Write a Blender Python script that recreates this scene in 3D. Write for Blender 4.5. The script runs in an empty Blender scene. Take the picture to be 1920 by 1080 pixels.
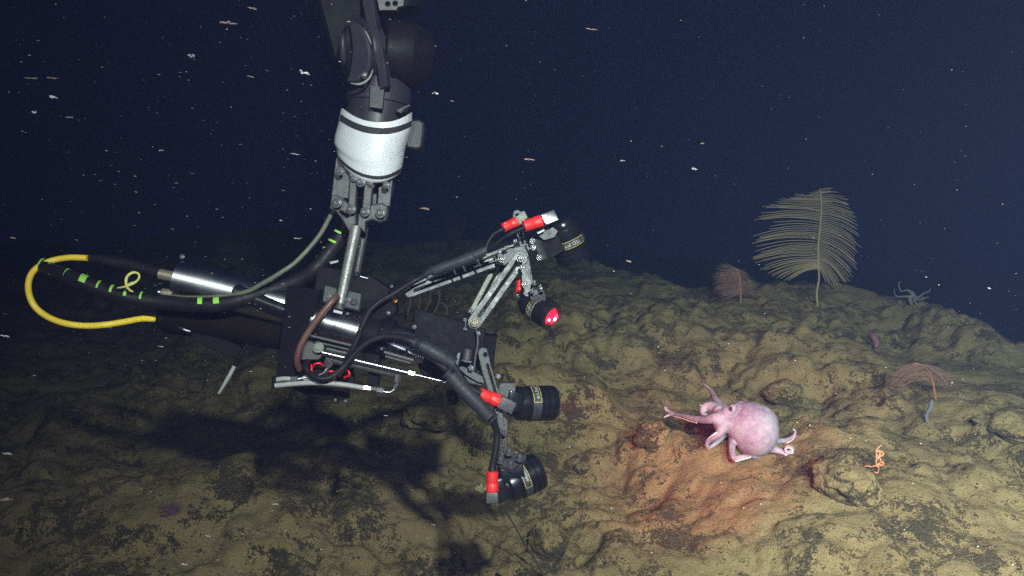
import bpy, bmesh, math, random
import numpy as np
from mathutils import Vector, Matrix, noise as mnoise
from mathutils.geometry import tessellate_polygon

R = math.radians
random.seed(7)
SC = bpy.context.scene
COL = SC.collection

# ------------------------------------------------------------------ camera
F = 1920.0
CAM = Vector((0.0, 0.0, 1.5))
PITCH = R(14.0)
AX = Vector((1, 0, 0))                                   # image right
AZ = Vector((0, math.cos(PITCH), -math.sin(PITCH)))      # away from camera
AY = Vector((0, -math.sin(PITCH), -math.cos(PITCH)))     # image down
cd = bpy.data.cameras.new('camera')
cd.sensor_width = 36.0
cd.lens = 36.0
cd.clip_start = 0.02
cd.clip_end = 200
cam = bpy.data.objects.new('camera', cd)
cam.location = CAM
cam.rotation_euler = (R(90) - PITCH, 0, 0)
COL.objects.link(cam)
SC.camera = cam

# ------------------------------------------------------------------ world, exposure
w = bpy.data.worlds.new('World')
SC.world = w
w.use_nodes = True
bg = w.node_tree.nodes['Background']
bg.inputs[0].default_value = (0.0145, 0.0105, 0.058, 1)
bg.inputs[1].default_value = 0.85
SC.view_settings.view_transform = 'Standard'
SC.view_settings.look = 'None'
SC.view_settings.exposure = 0.0
SC.view_settings.gamma = 1.0
SC.render.engine = 'CYCLES'
SC.cycles.use_denoising = False
SC.cycles.max_bounces = 6
SC.cycles.volume_bounces = 0
SC.cycles.sample_clamp_indirect = 4.0


def spot(name, loc, target, energy, size, blend, color, radius=0.04):
    ld = bpy.data.lights.new(name, 'SPOT')
    ld.energy = energy
    ld.spot_size = R(size)
    ld.spot_blend = blend
    ld.color = color
    ld.shadow_soft_size = radius
    o = bpy.data.objects.new(name, ld)
    o.location = loc
    o.rotation_euler = (Vector(target) - Vector(loc)).to_track_quat('-Z', 'Y').to_euler()
    COL.objects.link(o)
    return o


# the vehicle's own floodlights, on the frame above and either side of its camera
for lx, ly, lz, tx, ty, en, sz in ((0.45, -0.85, 2.65, 0.88, 3.25, 1650, 72), (1.75, -0.70, 2.50, 1.85, 3.7, 2300, 54),
                                   (0.85, -0.70, 1.95, 1.55, 3.8, 1500, 44), (-0.70, -0.85, 2.45, 0.10, 3.2, 170, 88)):
    spot('floodlight', (lx, ly, lz), (tx, ty, 0.0), en, sz, 1.0, (1.0, 0.93, 0.88), 0.045)


# ------------------------------------------------------------------ pixel helpers (1920 x 1080 picture)
def C(dx, dy, dz):
    return AX * dx + AY * dy + AZ * dz


def P(px, py, d):
    return CAM + C((px - 960) / F * d, (py - 540) / F * d, d)


def DR(px, dd=0.0):                                       # depth of the instrument: its rear end is farther off
    return 2.0 + (600 - px) * 0.00004 + dd


def Q(px, py, dd=0.0):
    return P(px, py, DR(px, dd))


U = 2.0 / F                                              # one picture pixel in metres at the instrument


# ------------------------------------------------------------------ materials
def nodes(name):
    m = bpy.data.materials.new(name)
    m.use_nodes = True
    nt = m.node_tree
    return m, nt, nt.nodes['Principled BSDF']


def mat(name, col, rough=0.5, metal=0.0, var=0.25, scale=60, bump=0.15, coat=0.0, sss=0.0, dist=0.002, spec=0.5, brushed=False):
    m, nt, b = nodes(name)
    N = nt.nodes.new
    L = nt.links.new
    tc = N('ShaderNodeTexCoord')
    nz = N('ShaderNodeTexNoise')
    nz.inputs['Scale'].default_value = scale
    nz.inputs['Detail'].default_value = 6
    nz.inputs['Roughness'].default_value = 0.65
    L(tc.outputs['Object'], nz.inputs['Vector'])
    mx = N('ShaderNodeMix')
    mx.data_type = 'RGBA'
    mx.inputs['A'].default_value = [c * (1 - var) for c in col] + [1]
    mx.inputs['B'].default_value = [min(1, c * (1 + var)) for c in col] + [1]
    L(nz.outputs['Fac'], mx.inputs['Factor'])
    L(mx.outputs['Result'], b.inputs['Base Color'])
    mr = N('ShaderNodeMapRange')
    mr.inputs['From Min'].default_value = 0.3
    mr.inputs['From Max'].default_value = 0.7
    mr.inputs['To Min'].default_value = max(0.03, rough * 0.75)
    mr.inputs['To Max'].default_value = min(1, rough * 1.3)
    L(nz.outputs['Fac'], mr.inputs['Value'])
    L(mr.outputs['Result'], b.inputs['Roughness'])
    b.inputs['Metallic'].default_value = metal
    b.inputs['Coat Weight'].default_value = coat
    b.inputs['Specular IOR Level'].default_value = spec
    if brushed:                                           # turned tube: the sheen runs along its axis
        ax = (Q(592, 586) - Q(333, 523)).normalized()
        b.inputs['Anisotropic'].default_value = 0.8
        cv = N('ShaderNodeCombineXYZ')
        for i in range(3):
            cv.inputs[i].default_value = ax[i]
        L(cv.outputs[0], b.inputs['Tangent'])
    if sss:
        b.inputs['Subsurface Weight'].default_value = sss
        b.inputs['Subsurface Radius'].default_value = (0.02, 0.01, 0.01)
        b.inputs['Subsurface Scale'].default_value = 0.5
    if bump:
        bp = N('ShaderNodeBump')
        bp.inputs['Strength'].default_value = bump
        bp.inputs['Distance'].default_value = dist
        L(nz.outputs['Fac'], bp.inputs['Height'])
        L(bp.outputs['Normal'], b.inputs['Normal'])
    return m


def emis(name, col, strength):
    m, nt, b = nodes(name)
    b.inputs['Base Color'].default_value = (0.3, 0.01, 0.02, 1)
    b.inputs['Specular IOR Level'].default_value = 0.0
    N = nt.nodes.new
    tc = N('ShaderNodeTexCoord')
    vo = N('ShaderNodeTexVoronoi')
    vo.inputs['Scale'].default_value = 190
    nt.links.new(tc.outputs['Object'], vo.inputs['Vector'])
    mr = N('ShaderNodeMapRange')
    mr.inputs['From Max'].default_value = 0.7
    mr.inputs['To Min'].default_value = strength * 1.6
    mr.inputs['To Max'].default_value = strength * 0.5
    nt.links.new(vo.outputs['Distance'], mr.inputs['Value'])
    b.inputs['Emission Color'].default_value = (*col, 1)
    nt.links.new(mr.outputs['Result'], b.inputs['Emission Strength'])
    return m


M = dict(
    black=mat('black anodised metal', (0.006, 0.0055, 0.008), 0.6, 0.0, 0.35, 45, spec=0.06),
    arm=mat('dark grey painted metal', (0.020, 0.018, 0.025), 0.42, 0.0, 0.3, 30, spec=0.25),
    armblack=mat('dull black casing', (0.005, 0.0045, 0.006), 0.6, 0.0, 0.4, 25, spec=0.1),
    steel=mat('polished steel', (0.50, 0.50, 0.54), 0.40, 1.0, 0.10, 12, 0, brushed=True),
    darksteel=mat('dark polished steel', (0.45, 0.45, 0.49), 0.46, 1.0, 0.12, 10, 0, brushed=True),
    fastener=mat('steel fastener', (0.32, 0.31, 0.33), 0.28, 0.8, 0.3, 150, 0.2),
    alu=mat('satin aluminium', (0.058, 0.058, 0.066), 0.5, 0.25, 0.25, 70, 0.1),
    alupale=mat('pale bead blasted aluminium', (0.16, 0.165, 0.145), 0.6, 0.0, 0.15, 80, 0.1),
    scuffed=mat('scuffed aluminium', (0.19, 0.185, 0.185), 0.45, 0.5, 0.4, 110, 0.5),
    jaw=mat('worn grey metal', (0.048, 0.044, 0.051), 0.5, 0.2, 0.45, 60, 0.3),
    white=mat('white plastic sheet', (0.48, 0.48, 0.53), 0.45, 0.0, 0.06, 14, 0.1),
    strap=mat('black webbing', (0.012, 0.012, 0.014), 0.8),
    rubber=mat('black rubber', (0.008, 0.007, 0.010), 0.55, 0.0, 0.3, 80, 0.2, spec=0.2),
    sleeve=mat('dark grey heat shrink', (0.020, 0.0195, 0.026), 0.6, 0.0, 0.3, 120, 0.3, spec=0.3),
    lamp=mat('glossy black housing', (0.007, 0.007, 0.010), 0.25, 0.0, 0.3, 60, 0.03, spec=0.4),
    band=mat('grey label band', (0.028, 0.028, 0.033), 0.5),
    red=mat('red rubber boot', (0.55, 0.016, 0.015), 0.5, 0.0, 0.15, 60, 0.1),
    glowpaint=mat('red wire', (0.75, 0.012, 0.018), 0.35),  # saturated red stands in for light glowing inside
    yellow=mat('yellow hose', (0.80, 0.55, 0.04), 0.45, 0.0, 0.22, 28, 0.15),
    tie=mat('pale yellow cable tie', (0.60, 0.55, 0.16), 0.5),
    lime=mat('lime tape', (0.24, 0.52, 0.07), 0.5, 0.0, 0.2),
    hose=mat('grey green hose', (0.085, 0.088, 0.065), 0.5),
    clear=mat('milky plastic hose', (0.24, 0.24, 0.25), 0.35),
    brown=mat('brown rubber hose', (0.085, 0.035, 0.028), 0.5, 0.0, 0.3),
    rust=mat('brown stained plate', (0.006, 0.0036, 0.003), 0.75, 0.0, 0.4, spec=.06),
    brass=mat('tarnished brass', (0.42, 0.36, 0.28), 0.35, 0.7),
    gold=mat('brass screw', (0.75, 0.45, 0.12), 0.25, 1.0),
    labelw=mat('white label print', (0.35, 0.35, 0.35), 0.5, bump=0),
    labely=mat('yellow label line', (0.30, 0.25, 0.03), 0.5, bump=0),
    lens=emis('lit red lens', (1.0, 0.012, 0.05), 2.6),
    whitehot=emis('bright lamp chip', (1.0, 0.55, 0.6), 9.0),
    sucker=mat('cream suckers', (0.75, 0.60, 0.56), 0.5),
    eye=mat('dark eye', (0.02, 0.015, 0.025), 0.15),
    coral=mat('cream coral', (0.27, 0.180, 0.100), 0.7),
    pinkcoral=mat('dusky pink coral', (0.19, 0.09, 0.07), 0.7),
    orange=mat('orange coral stem', (0.26, 0.085, 0.045), 0.7),
    star=mat('orange brittle star', (0.62, 0.20, 0.10), 0.6),
    palestar=mat('pale pink arms', (0.13, 0.085, 0.085), 0.6),
    cuke=mat('pink sea cucumber', (0.22, 0.075, 0.10), 0.5),
    purple=mat('purple tissue', (0.11, 0.05, 0.085), 0.6),
    wisp=mat('grey white sponge', (0.11, 0.10, 0.115), 0.9),
    tan=mat('tan crinoid arms', (0.20, 0.11, 0.06), 0.7),
    pale=mat('pale yellow crinoid', (0.55, 0.48, 0.25), 0.7),
    dim=mat('brown sea fan', (0.06, 0.04, 0.03), 0.8),
    snow=mat('fine marine snow', (0.24, 0.22, 0.22), 0.9, bump=0),
    whip=mat('dark sea whip', (0.06, 0.045, 0.035), 0.8),
    flake=mat('marine snow', (0.24, 0.22, 0.23), 0.9, bump=0),
    tanflake=mat('brown marine snow', (0.19, 0.13, 0.10), 0.9, bump=0),
    shell=mat('white shell grit', (0.80, 0.80, 0.76), 0.6, bump=0),
)


def ground_material(name):
    m, nt, b = nodes(name)
    N = nt.nodes.new
    L = nt.links.new
    geo = N('ShaderNodeNewGeometry')

    def noise(scale, detail=8, rough=0.6, distort=0.0):
        n = N('ShaderNodeTexNoise')
        n.inputs['Scale'].default_value = scale
        n.inputs['Detail'].default_value = detail
        n.inputs['Roughness'].default_value = rough
        n.inputs['Distortion'].default_value = distort
        L(geo.outputs['Position'], n.inputs['Vector'])
        return n.outputs['Fac']

    def ramp(fac, a, bb):
        r = N('ShaderNodeMapRange')
        r.interpolation_type = 'SMOOTHSTEP'
        r.inputs['From Min'].default_value = a
        r.inputs['From Max'].default_value = bb
        L(fac, r.inputs['Value'])
        return r.outputs['Result']

    def math_(op, a, bb):
        n = N('ShaderNodeMath')
        n.operation = op
        for i, v in enumerate((a, bb)):
            if isinstance(v, (int, float)):
                n.inputs[i].default_value = v
            else:
                L(v, n.inputs[i])
        return n.outputs[0]

    def mix(fac, a, bb):
        n = N('ShaderNodeMix')
        n.data_type = 'RGBA'
        L(fac, n.inputs['Factor'])
        for k, v in (('A', a), ('B', bb)):
            if isinstance(v, tuple):
                n.inputs[k].default_value = (*v, 1)
            else:
                L(v, n.inputs[k])
        return n.outputs['Result']

    big = noise(1.3, 4, 0.5)
    mid = noise(5.2, 12, 0.72, 0.4)
    fine = noise(34, 6, 0.75)
    grain = noise(150, 3, 0.7)
    sed = mix(ramp(big, 0.38, 0.62), (0.215, 0.146, 0.064), (0.255, 0.162, 0.076))
    sed = mix(ramp(fine, 0.32, 0.70), sed, (0.265, 0.186, 0.096))
    sed = mix(ramp(noise(9, 6, 0.6), 0.55, 0.75), sed, (0.168, 0.116, 0.064))
    sed = mix(ramp(grain, 0.50, 0.72), sed, (0.130, 0.090, 0.050))
    sed = mix(ramp(noise(200, 2, 0.6), 0.60, 0.74), sed, (0.310, 0.220, 0.125))
    # bare dark rock where the sediment is thin, ragged at the edge
    s = math_('ADD', math_('MULTIPLY', mid, 0.62), math_('MULTIPLY', fine, 0.38))
    sep = N('ShaderNodeSeparateXYZ')
    L(geo.outputs['Normal'], sep.inputs[0])
    steep = math_('MULTIPLY', math_('SUBTRACT', 0.93, sep.outputs['Z']), 0.07)
    s = math_('ADD', s, math_('MAXIMUM', steep, -0.02))
    rock = ramp(math_('ADD', s, math_('MULTIPLY', math_('SUBTRACT', grain, 0.5), 0.22)), 0.525, 0.625)
    rockc = mix(ramp(grain, 0.35, 0.65), (0.050, 0.042, 0.046), (0.125, 0.102, 0.092))
    col = mix(math_('MULTIPLY', rock, 0.66), sed, rockc)
    pits = ramp(noise(60, 4, 0.8), 0.66, 0.74)
    col = mix(math_('MULTIPLY', pits, 0.6), col, (0.06, 0.05, 0.04))
    L(col, b.inputs['Base Color'])
    b.inputs['Roughness'].default_value = 0.95
    b.inputs['Specular IOR Level'].default_value = 0.1
    rough_ = math_('ADD', math_('MULTIPLY', rock, 0.9), 0.16)      # silt lies smooth, bare rock is pitted
    h = math_('ADD', math_('MULTIPLY', fine, 0.9), math_('MULTIPLY', grain, 0.5))
    h = math_('MULTIPLY', h, rough_)
    h = math_('ADD', h, math_('MULTIPLY', mid, 0.5))
    bp = N('ShaderNodeBump')
    bp.inputs['Strength'].default_value = 0.9
    bp.inputs['Distance'].default_value = 0.06
    L(h, bp.inputs['Height'])
    L(bp.outputs['Normal'], b.inputs['Normal'])
    return m


def octopus_material(name):
    m, nt, b = nodes(name)
    N, L = nt.nodes.new, nt.links.new
    tc = N('ShaderNodeTexCoord')

    def noise(scale, detail, rough):
        n = N('ShaderNodeTexNoise')
        n.inputs['Scale'].default_value = scale
        n.inputs['Detail'].default_value = detail
        n.inputs['Roughness'].default_value = rough
        L(tc.outputs['Object'], n.inputs['Vector'])
        return n.outputs['Fac']

    def ramp(f, lo, hi, c0, c1):
        r = N('ShaderNodeValToRGB')
        r.color_ramp.elements[0].position = lo
        r.color_ramp.elements[0].color = (*c0, 1)
        r.color_ramp.elements[1].position = hi
        r.color_ramp.elements[1].color = (*c1, 1)
        L(f, r.inputs['Fac'])
        return r.outputs['Color']

    a = ramp(noise(9, 6, .65), .36, .60, (0.215, 0.135, 0.205), (0.35, 0.31, 0.365))
    c = ramp(noise(70, 4, .6), .36, .62, (0.90, 0.84, 0.89), (1.0, 1.0, 1.0))
    mx = N('ShaderNodeMix')
    mx.data_type = 'RGBA'
    mx.blend_type = 'MULTIPLY'
    mx.inputs['Factor'].default_value = 0.8
    L(a, mx.inputs['A'])
    L(c, mx.inputs['B'])
    L(mx.outputs['Result'], b.inputs['Base Color'])
    b.inputs['Roughness'].default_value = 0.55
    b.inputs['Specular IOR Level'].default_value = 0.3
    b.inputs['Subsurface Weight'].default_value = 0.12
    b.inputs['Subsurface Radius'].default_value = (0.02, 0.01, 0.01)
    b.inputs['Subsurface Scale'].default_value = 0.4
    n1 = N('ShaderNodeMath')
    n1.operation = 'MULTIPLY_ADD'
    L(noise(45, 6, .7), n1.inputs[0])
    n1.inputs[1].default_value = 1.0
    L(noise(140, 3, .6), n1.inputs[2])
    bp = N('ShaderNodeBump')
    bp.inputs['Strength'].default_value = 0.8
    bp.inputs['Distance'].default_value = 0.003
    L(n1.outputs[0], bp.inputs['Height'])
    L(bp.outputs['Normal'], b.inputs['Normal'])
    return m


M['octo'] = octopus_material('mottled lilac pink skin')
M['ground'] = ground_material('olive sediment over dark lava')


# ------------------------------------------------------------------ object helpers
def tag(o, label=None, cat=None, group=None, kind=None):
    if label:
        o['label'] = label
    if cat:
        o['category'] = cat
    if group:
        o['group'] = group
    if kind:
        o['kind'] = kind
    return o


def empty(name, loc):
    o = bpy.data.objects.new(name, None)
    o.empty_display_size = 0.05
    o.location = loc
    COL.objects.link(o)
    return o


class MB:
    """collects geometry in world coordinates, built as ONE mesh object"""

    def __init__(s):
        s.v = []
        s.f = []

    def add(s, v, f):
        n = len(s.v)
        s.v += [Vector(p) for p in v]
        s.f += [tuple(i + n for i in q) for q in f]
        return s

    def build(s, name, m, parent=None, loc=None, ang=38, label=None):
        base = Vector((0, 0, 0))
        root = parent
        while root is not None and root.parent is not None:
            root = root.parent
        if root is not None:
            base = root.location.copy()
        elif loc is not None:
            base = Vector(loc)
        me = bpy.data.meshes.new(name)
        me.from_pydata([tuple(p - base) for p in s.v], [], s.f)
        bm = bmesh.new()
        bm.from_mesh(me)
        bmesh.ops.recalc_face_normals(bm, faces=bm.faces)
        bm.to_mesh(me)
        bm.free()
        me.shade_smooth()
        me.set_sharp_from_angle(angle=R(ang))
        me.materials.append(M[m] if isinstance(m, str) else m)
        o = bpy.data.objects.new(name, me)
        COL.objects.link(o)
        if parent is not None:
            o.parent = parent
        elif loc is not None:
            o.location = base
        if label:
            o['label'] = label
        return o

    # a solid of revolution: profile [(distance along axis, radius)]
    def lathe(s, p0, axis, prof, seg=28, squash=None):
        a = Vector(axis).normalized()
        t = Vector((0, 0, 1)) if abs(a.z) < 0.9 else Vector((1, 0, 0))
        e1 = a.cross(t).normalized()
        e2 = a.cross(e1).normalized()
        p0 = Vector(p0)
        V, Fc = [], []
        for d, r in prof:
            for k in range(seg):
                q = 2 * math.pi * k / seg
                V.append(p0 + a * d + (e1 * math.cos(q) + e2 * math.sin(q)) * r)
        for i in range(len(prof) - 1):
            for k in range(seg):
                k2 = (k + 1) % seg
                Fc.append((i * seg + k, i * seg + k2, (i + 1) * seg + k2, (i + 1) * seg + k))
        Fc.append(tuple(range(seg)))
        b = (len(prof) - 1) * seg
        Fc.append(tuple(b + k for k in range(seg)))
        return s.add(V, Fc)

    def cyl(s, p0, p1, r, seg=24, bev=0.15, r2=None):
        p0, p1 = Vector(p0), Vector(p1)
        L = (p1 - p0).length
        r2 = r if r2 is None else r2
        c = min(r, r2, L) * bev
        return s.lathe(p0, p1 - p0, [(0, r - c), (c, r), (L - c, r2), (L, r2 - c)], seg)

    def tube(s, pts, rad, seg=12, sub=6):
        pts = [Vector(p) for p in pts]
        n = len(pts)
        rad = [rad] * n if isinstance(rad, (int, float)) else list(rad)
        Pp, Rr = [], []
        for i in range(n - 1):
            p0 = pts[i - 1] if i > 0 else pts[i] * 2 - pts[i + 1]
            p1, p2 = pts[i], pts[i + 1]
            p3 = pts[i + 2] if i + 2 < n else pts[i + 1] * 2 - pts[i]
            for k in range(sub):
                t = k / sub
                Pp.append(0.5 * ((2 * p1) + (p2 - p0) * t + (2 * p0 - 5 * p1 + 4 * p2 - p3) * t * t
                                 + (3 * p1 - p0 - 3 * p2 + p3) * t ** 3))
                Rr.append(rad[i] + (rad[i + 1] - rad[i]) * t)
        Pp.append(pts[-1])
        Rr.append(rad[-1])
        V, Fc = [], []
        e1 = None
        for i, p in enumerate(Pp):
            tg = (Pp[min(i + 1, len(Pp) - 1)] - Pp[max(i - 1, 0)]).normalized()
            if e1 is None:
                t = Vector((0, 0, 1)) if abs(tg.z) < 0.9 else Vector((1, 0, 0))
                e1 = tg.cross(t).normalized()
            else:
                e1 = (e1 - tg * e1.dot(tg)).normalized()
            e2 = tg.cross(e1)
            for k in range(seg):
                q = 2 * math.pi * k / seg
                V.append(p + (e1 * math.cos(q) + e2 * math.sin(q)) * Rr[i])
        for i in range(len(Pp) - 1):
            for k in range(seg):
                k2 = (k + 1) % seg
                Fc.append((i * seg + k, i * seg + k2, (i + 1) * seg + k2, (i + 1) * seg + k))
        Fc.append(tuple(range(seg)))
        b = (len(Pp) - 1) * seg
        Fc.append(tuple(b + k for k in range(seg)))
        return s.add(V, Fc)

    # a flat plate: outline (and holes) given in picture pixels, met with a plane in space, then thickened
    def plate(s, outer, th, d=None, holes=(), nrm=(0, 0, -1), cham=0.0012, dd=0.0, at=None):
        at = at or outer[0]
        o = P(at[0], at[1], DR(at[0], dd) if d is None else d)
        n = C(*nrm).normalized()
        e1 = (AX - n * AX.dot(n)).normalized()
        e2 = n.cross(e1)

        def loc(p):
            r = (P(p[0], p[1], 1.0) - CAM)
            t = (o - CAM).dot(n) / r.dot(n)
            q = CAM + r * t - o
            return (q.dot(e1), q.dot(e2))

        loops = [[loc(p) for p in outer]] + [[loc(p) for p in h] for h in holes]
        V, Fc = [], []

        def pt(p, z):
            return o + e1 * p[0] + e2 * p[1] + n * z

        def area(l):
            return sum(l[i][0] * l[(i + 1) % len(l)][1] - l[(i + 1) % len(l)][0] * l[i][1] for i in range(len(l)))

        ins = []
        for li, l in enumerate(loops):
            sgn = 1 if area(l) > 0 else -1
            if li > 0:
                sgn = -sgn
            out = []
            for i in range(len(l)):
                a, b, c = Vector(l[i - 1]), Vector(l[i]), Vector(l[(i + 1) % len(l)])
                n1 = Vector((-(b - a).y, (b - a).x))
                n2 = Vector((-(c - b).y, (c - b).x))
                if n1.length < 1e-9 or n2.length < 1e-9:
                    out.append(l[i])
                    continue
                nn = (n1.normalized() + n2.normalized())
                nn = nn.normalized() if nn.length > 1e-6 else n1.normalized()
                out.append(tuple(b + nn * cham * sgn))
            ins.append(out)
        tri = tessellate_polygon([[Vector((p[0], p[1], 0)) for p in l] for l in loops])
        flat_i = [p for l in ins for p in l]
        flat_o = [p for l in loops for p in l]
        nn_ = len(flat_o)
        h = th / 2
        V += [pt(p, h) for p in flat_i] + [pt(p, h - cham) for p in flat_o]
        V += [pt(p, -h + cham) for p in flat_o] + [pt(p, -h) for p in flat_i]
        Fc += [tuple(t) for t in tri] + [tuple(i + 3 * nn_ for i in t) for t in tri]
        st = 0
        for l in loops:
            m = len(l)
            for i in range(m):
                j = (i + 1) % m
                for lev in range(3):
                    a = lev * nn_
                    b = (lev + 1) * nn_
                    Fc.append((a + st + i, a + st + j, b + st + j, b + st + i))
            st += m
        return s.add(V, Fc)

    def box(s, c, ax, ay, az, bev=0.12):
        """box from centre and three half-axis vectors, chamfered"""
        c, ax, ay, az = map(Vector, (c, ax, ay, az))
        bm = bmesh.new()
        vs = []
        for i in (-1, 1):
            for j in (-1, 1):
                for k in (-1, 1):
                    vs.append(bm.verts.new(c + ax * i + ay * j + az * k))
        for f in ((0, 1, 3, 2), (4, 6, 7, 5), (0, 4, 5, 1), (2, 3, 7, 6), (0, 2, 6, 4), (1, 5, 7, 3)):
            bm.faces.new([vs[i] for i in f])
        bmesh.ops.recalc_face_normals(bm, faces=bm.faces)
        w_ = min(ax.length, ay.length, az.length) * bev * 2
        bmesh.ops.bevel(bm, geom=list(bm.edges), offset=w_, segments=2, affect='EDGES', profile=0.6)
        bm.verts.index_update()
        s.add([v.co.copy() for v in bm.verts], [tuple(v.index for v in f.verts) for f in bm.faces])
        bm.free()
        return s

    def ball(s, c, r, sub=2, jit=0.0, scale=None, rot=None, seed=0.0):
        bm = bmesh.new()
        bmesh.ops.create_icosphere(bm, subdivisions=sub, radius=1.0)
        c = Vector(c)
        V = []
        for v in bm.verts:
            p = v.co.copy()
            if jit:
                p *= 1 + jit * mnoise.noise(p * 1.7 + Vector((seed, seed * 0.7, 0)))
            if scale:
                p = Vector((p.x * scale[0], p.y * scale[1], p.z * scale[2]))
            if rot:
                p = rot @ p
            V.append(c + p * r)
        bm.verts.index_update()
        s.add(V, [tuple(v.index for v in f.verts) for f in bm.faces])
        bm.free()
        return s


def capsule(p0, p1, hw, n=8, hw2=None):
    a, b = Vector(p0), Vector(p1)
    hw2 = hw if hw2 is None else hw2
    t = math.atan2(b.y - a.y, b.x - a.x)
    o = []
    for i in range(n + 1):
        q = t + math.pi / 2 + math.pi * i / n
        o.append((a.x + hw * math.cos(q), a.y + hw * math.sin(q)))
    for i in range(n + 1):
        q = t - math.pi / 2 + math.pi * i / n
        o.append((b.x + hw2 * math.cos(q), b.y + hw2 * math.sin(q)))
    return o


def disc(c, r, n=14):
    return [(c[0] + r * math.cos(2 * math.pi * i / n), c[1] + r * math.sin(2 * math.pi * i / n)) for i in range(n)]


# ------------------------------------------------------------------ seafloor
def _hash(ix, iy, k):
    n = (ix.astype(np.int64) * 374761393 + iy.astype(np.int64) * 668265263 + k * 974634721) & 0x7fffffff
    n = ((n ^ (n >> 13)) * 1274126177) & 0x7fffffff
    n = n ^ (n >> 16)
    return (n & 0xffff) / 65535.0


def vnoise(x, y, k=0):
    ix, iy = np.floor(x), np.floor(y)
    fx, fy = x - ix, y - iy
    fx = fx * fx * fx * (fx * (fx * 6 - 15) + 10)
    fy = fy * fy * fy * (fy * (fy * 6 - 15) + 10)
    a, b = _hash(ix, iy, k), _hash(ix + 1, iy, k)
    c, d = _hash(ix, iy + 1, k), _hash(ix + 1, iy + 1, k)
    return (a + (b - a) * fx) * (1 - fy) + (c + (d - c) * fx) * fy - 0.5


def fbm(x, y, s, o, k=0, g=0.5):
    r = 0
    a = 1.0
    for i in range(o):
        r = r + a * vnoise(x * s + 13.7 * i, y * s - 7.1 * i, k + i)
        s *= 2.03
        a *= g
    return r


def pillow(x, y, cell, k=0, rad=0.75):
    """rounded lumps, one per jittered cell"""
    X, Y = x / cell, y / cell
    ix, iy = np.floor(X), np.floor(Y)
    best = np.zeros_like(x)
    for i in (-1, 0, 1):
        for j in (-1, 0, 1):
            cx, cy = ix + i, iy + j
            qx = cx + 0.15 + 0.7 * _hash(cx, cy, k)
            qy = cy + 0.15 + 0.7 * _hash(cx, cy, k + 11)
            hh = 0.35 + 0.65 * _hash(cx, cy, k + 23)
            el = 0.7 + 0.6 * _hash(cx, cy, k + 31)
            rr = rad * (0.6 + 0.4 * hh)
            d2 = ((X - qx) ** 2 * el + (Y - qy) ** 2 / el) / (rr * rr)
            best = np.maximum(best, hh * np.sqrt(np.clip(1 - d2, 0, 1)))
    return best


def flat(px, py):
    r = P(px, py, 1.0) - CAM
    t = -CAM.z / r.z
    return CAM + r * t


# mounds and hollows that the photo shows: (px, py, half width, half depth, height)
MOUNDS = [(1560, 905, 0.26, 0.24, 0.13), (1690, 1010, 0.62, 0.42, 0.17), (1330, 905, 0.22, 0.26, 0.10),
          (1860, 860, 0.4, 0.3, 0.10), (1560, 580, 0.75, 0.45, 0.13), (1830, 640, 0.42, 0.35, 0.13),
          (1285, 665, 0.30, 0.35, 0.14), (1440, 615, 0.45, 0.45, 0.12), (1230, 540, 0.7, 0.5, 0.10),
          (1000, 820, 0.42, 0.20, 0.13), (800, 850, 0.40, 0.25, 0.10), (1040, 690, 0.5, 0.4, 0.12),
          (620, 950, 0.4, 0.3, 0.08), (420, 1000, 0.5, 0.3, 0.12), (1180, 830, 0.3, 0.2, -0.06),
          (1120, 930, 0.35, 0.3, -0.05), (1700, 800, 0.4, 0.3, 0.06), (1500, 700, 0.35, 0.4, 0.08),
          (1300, 1060, 0.4, 0.25, 0.06), (1630, 720, 0.4, 0.4, 0.05), (330, 800, 0.5, 0.4, 0.08),
          (560, 790, 0.3, 0.3, 0.06), (1060, 600, 0.6, 0.5, 0.12), (760, 700, 0.6, 0.4, 0.08)]
MG = [(flat(a, b).x, flat(a, b).y, c, d, e) for a, b, c, d, e in MOUNDS]


def smooth(a, b, t):
    t = np.clip((t - a) / (b - a), 0, 1)
    return t * t * (3 - 2 * t)


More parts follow.
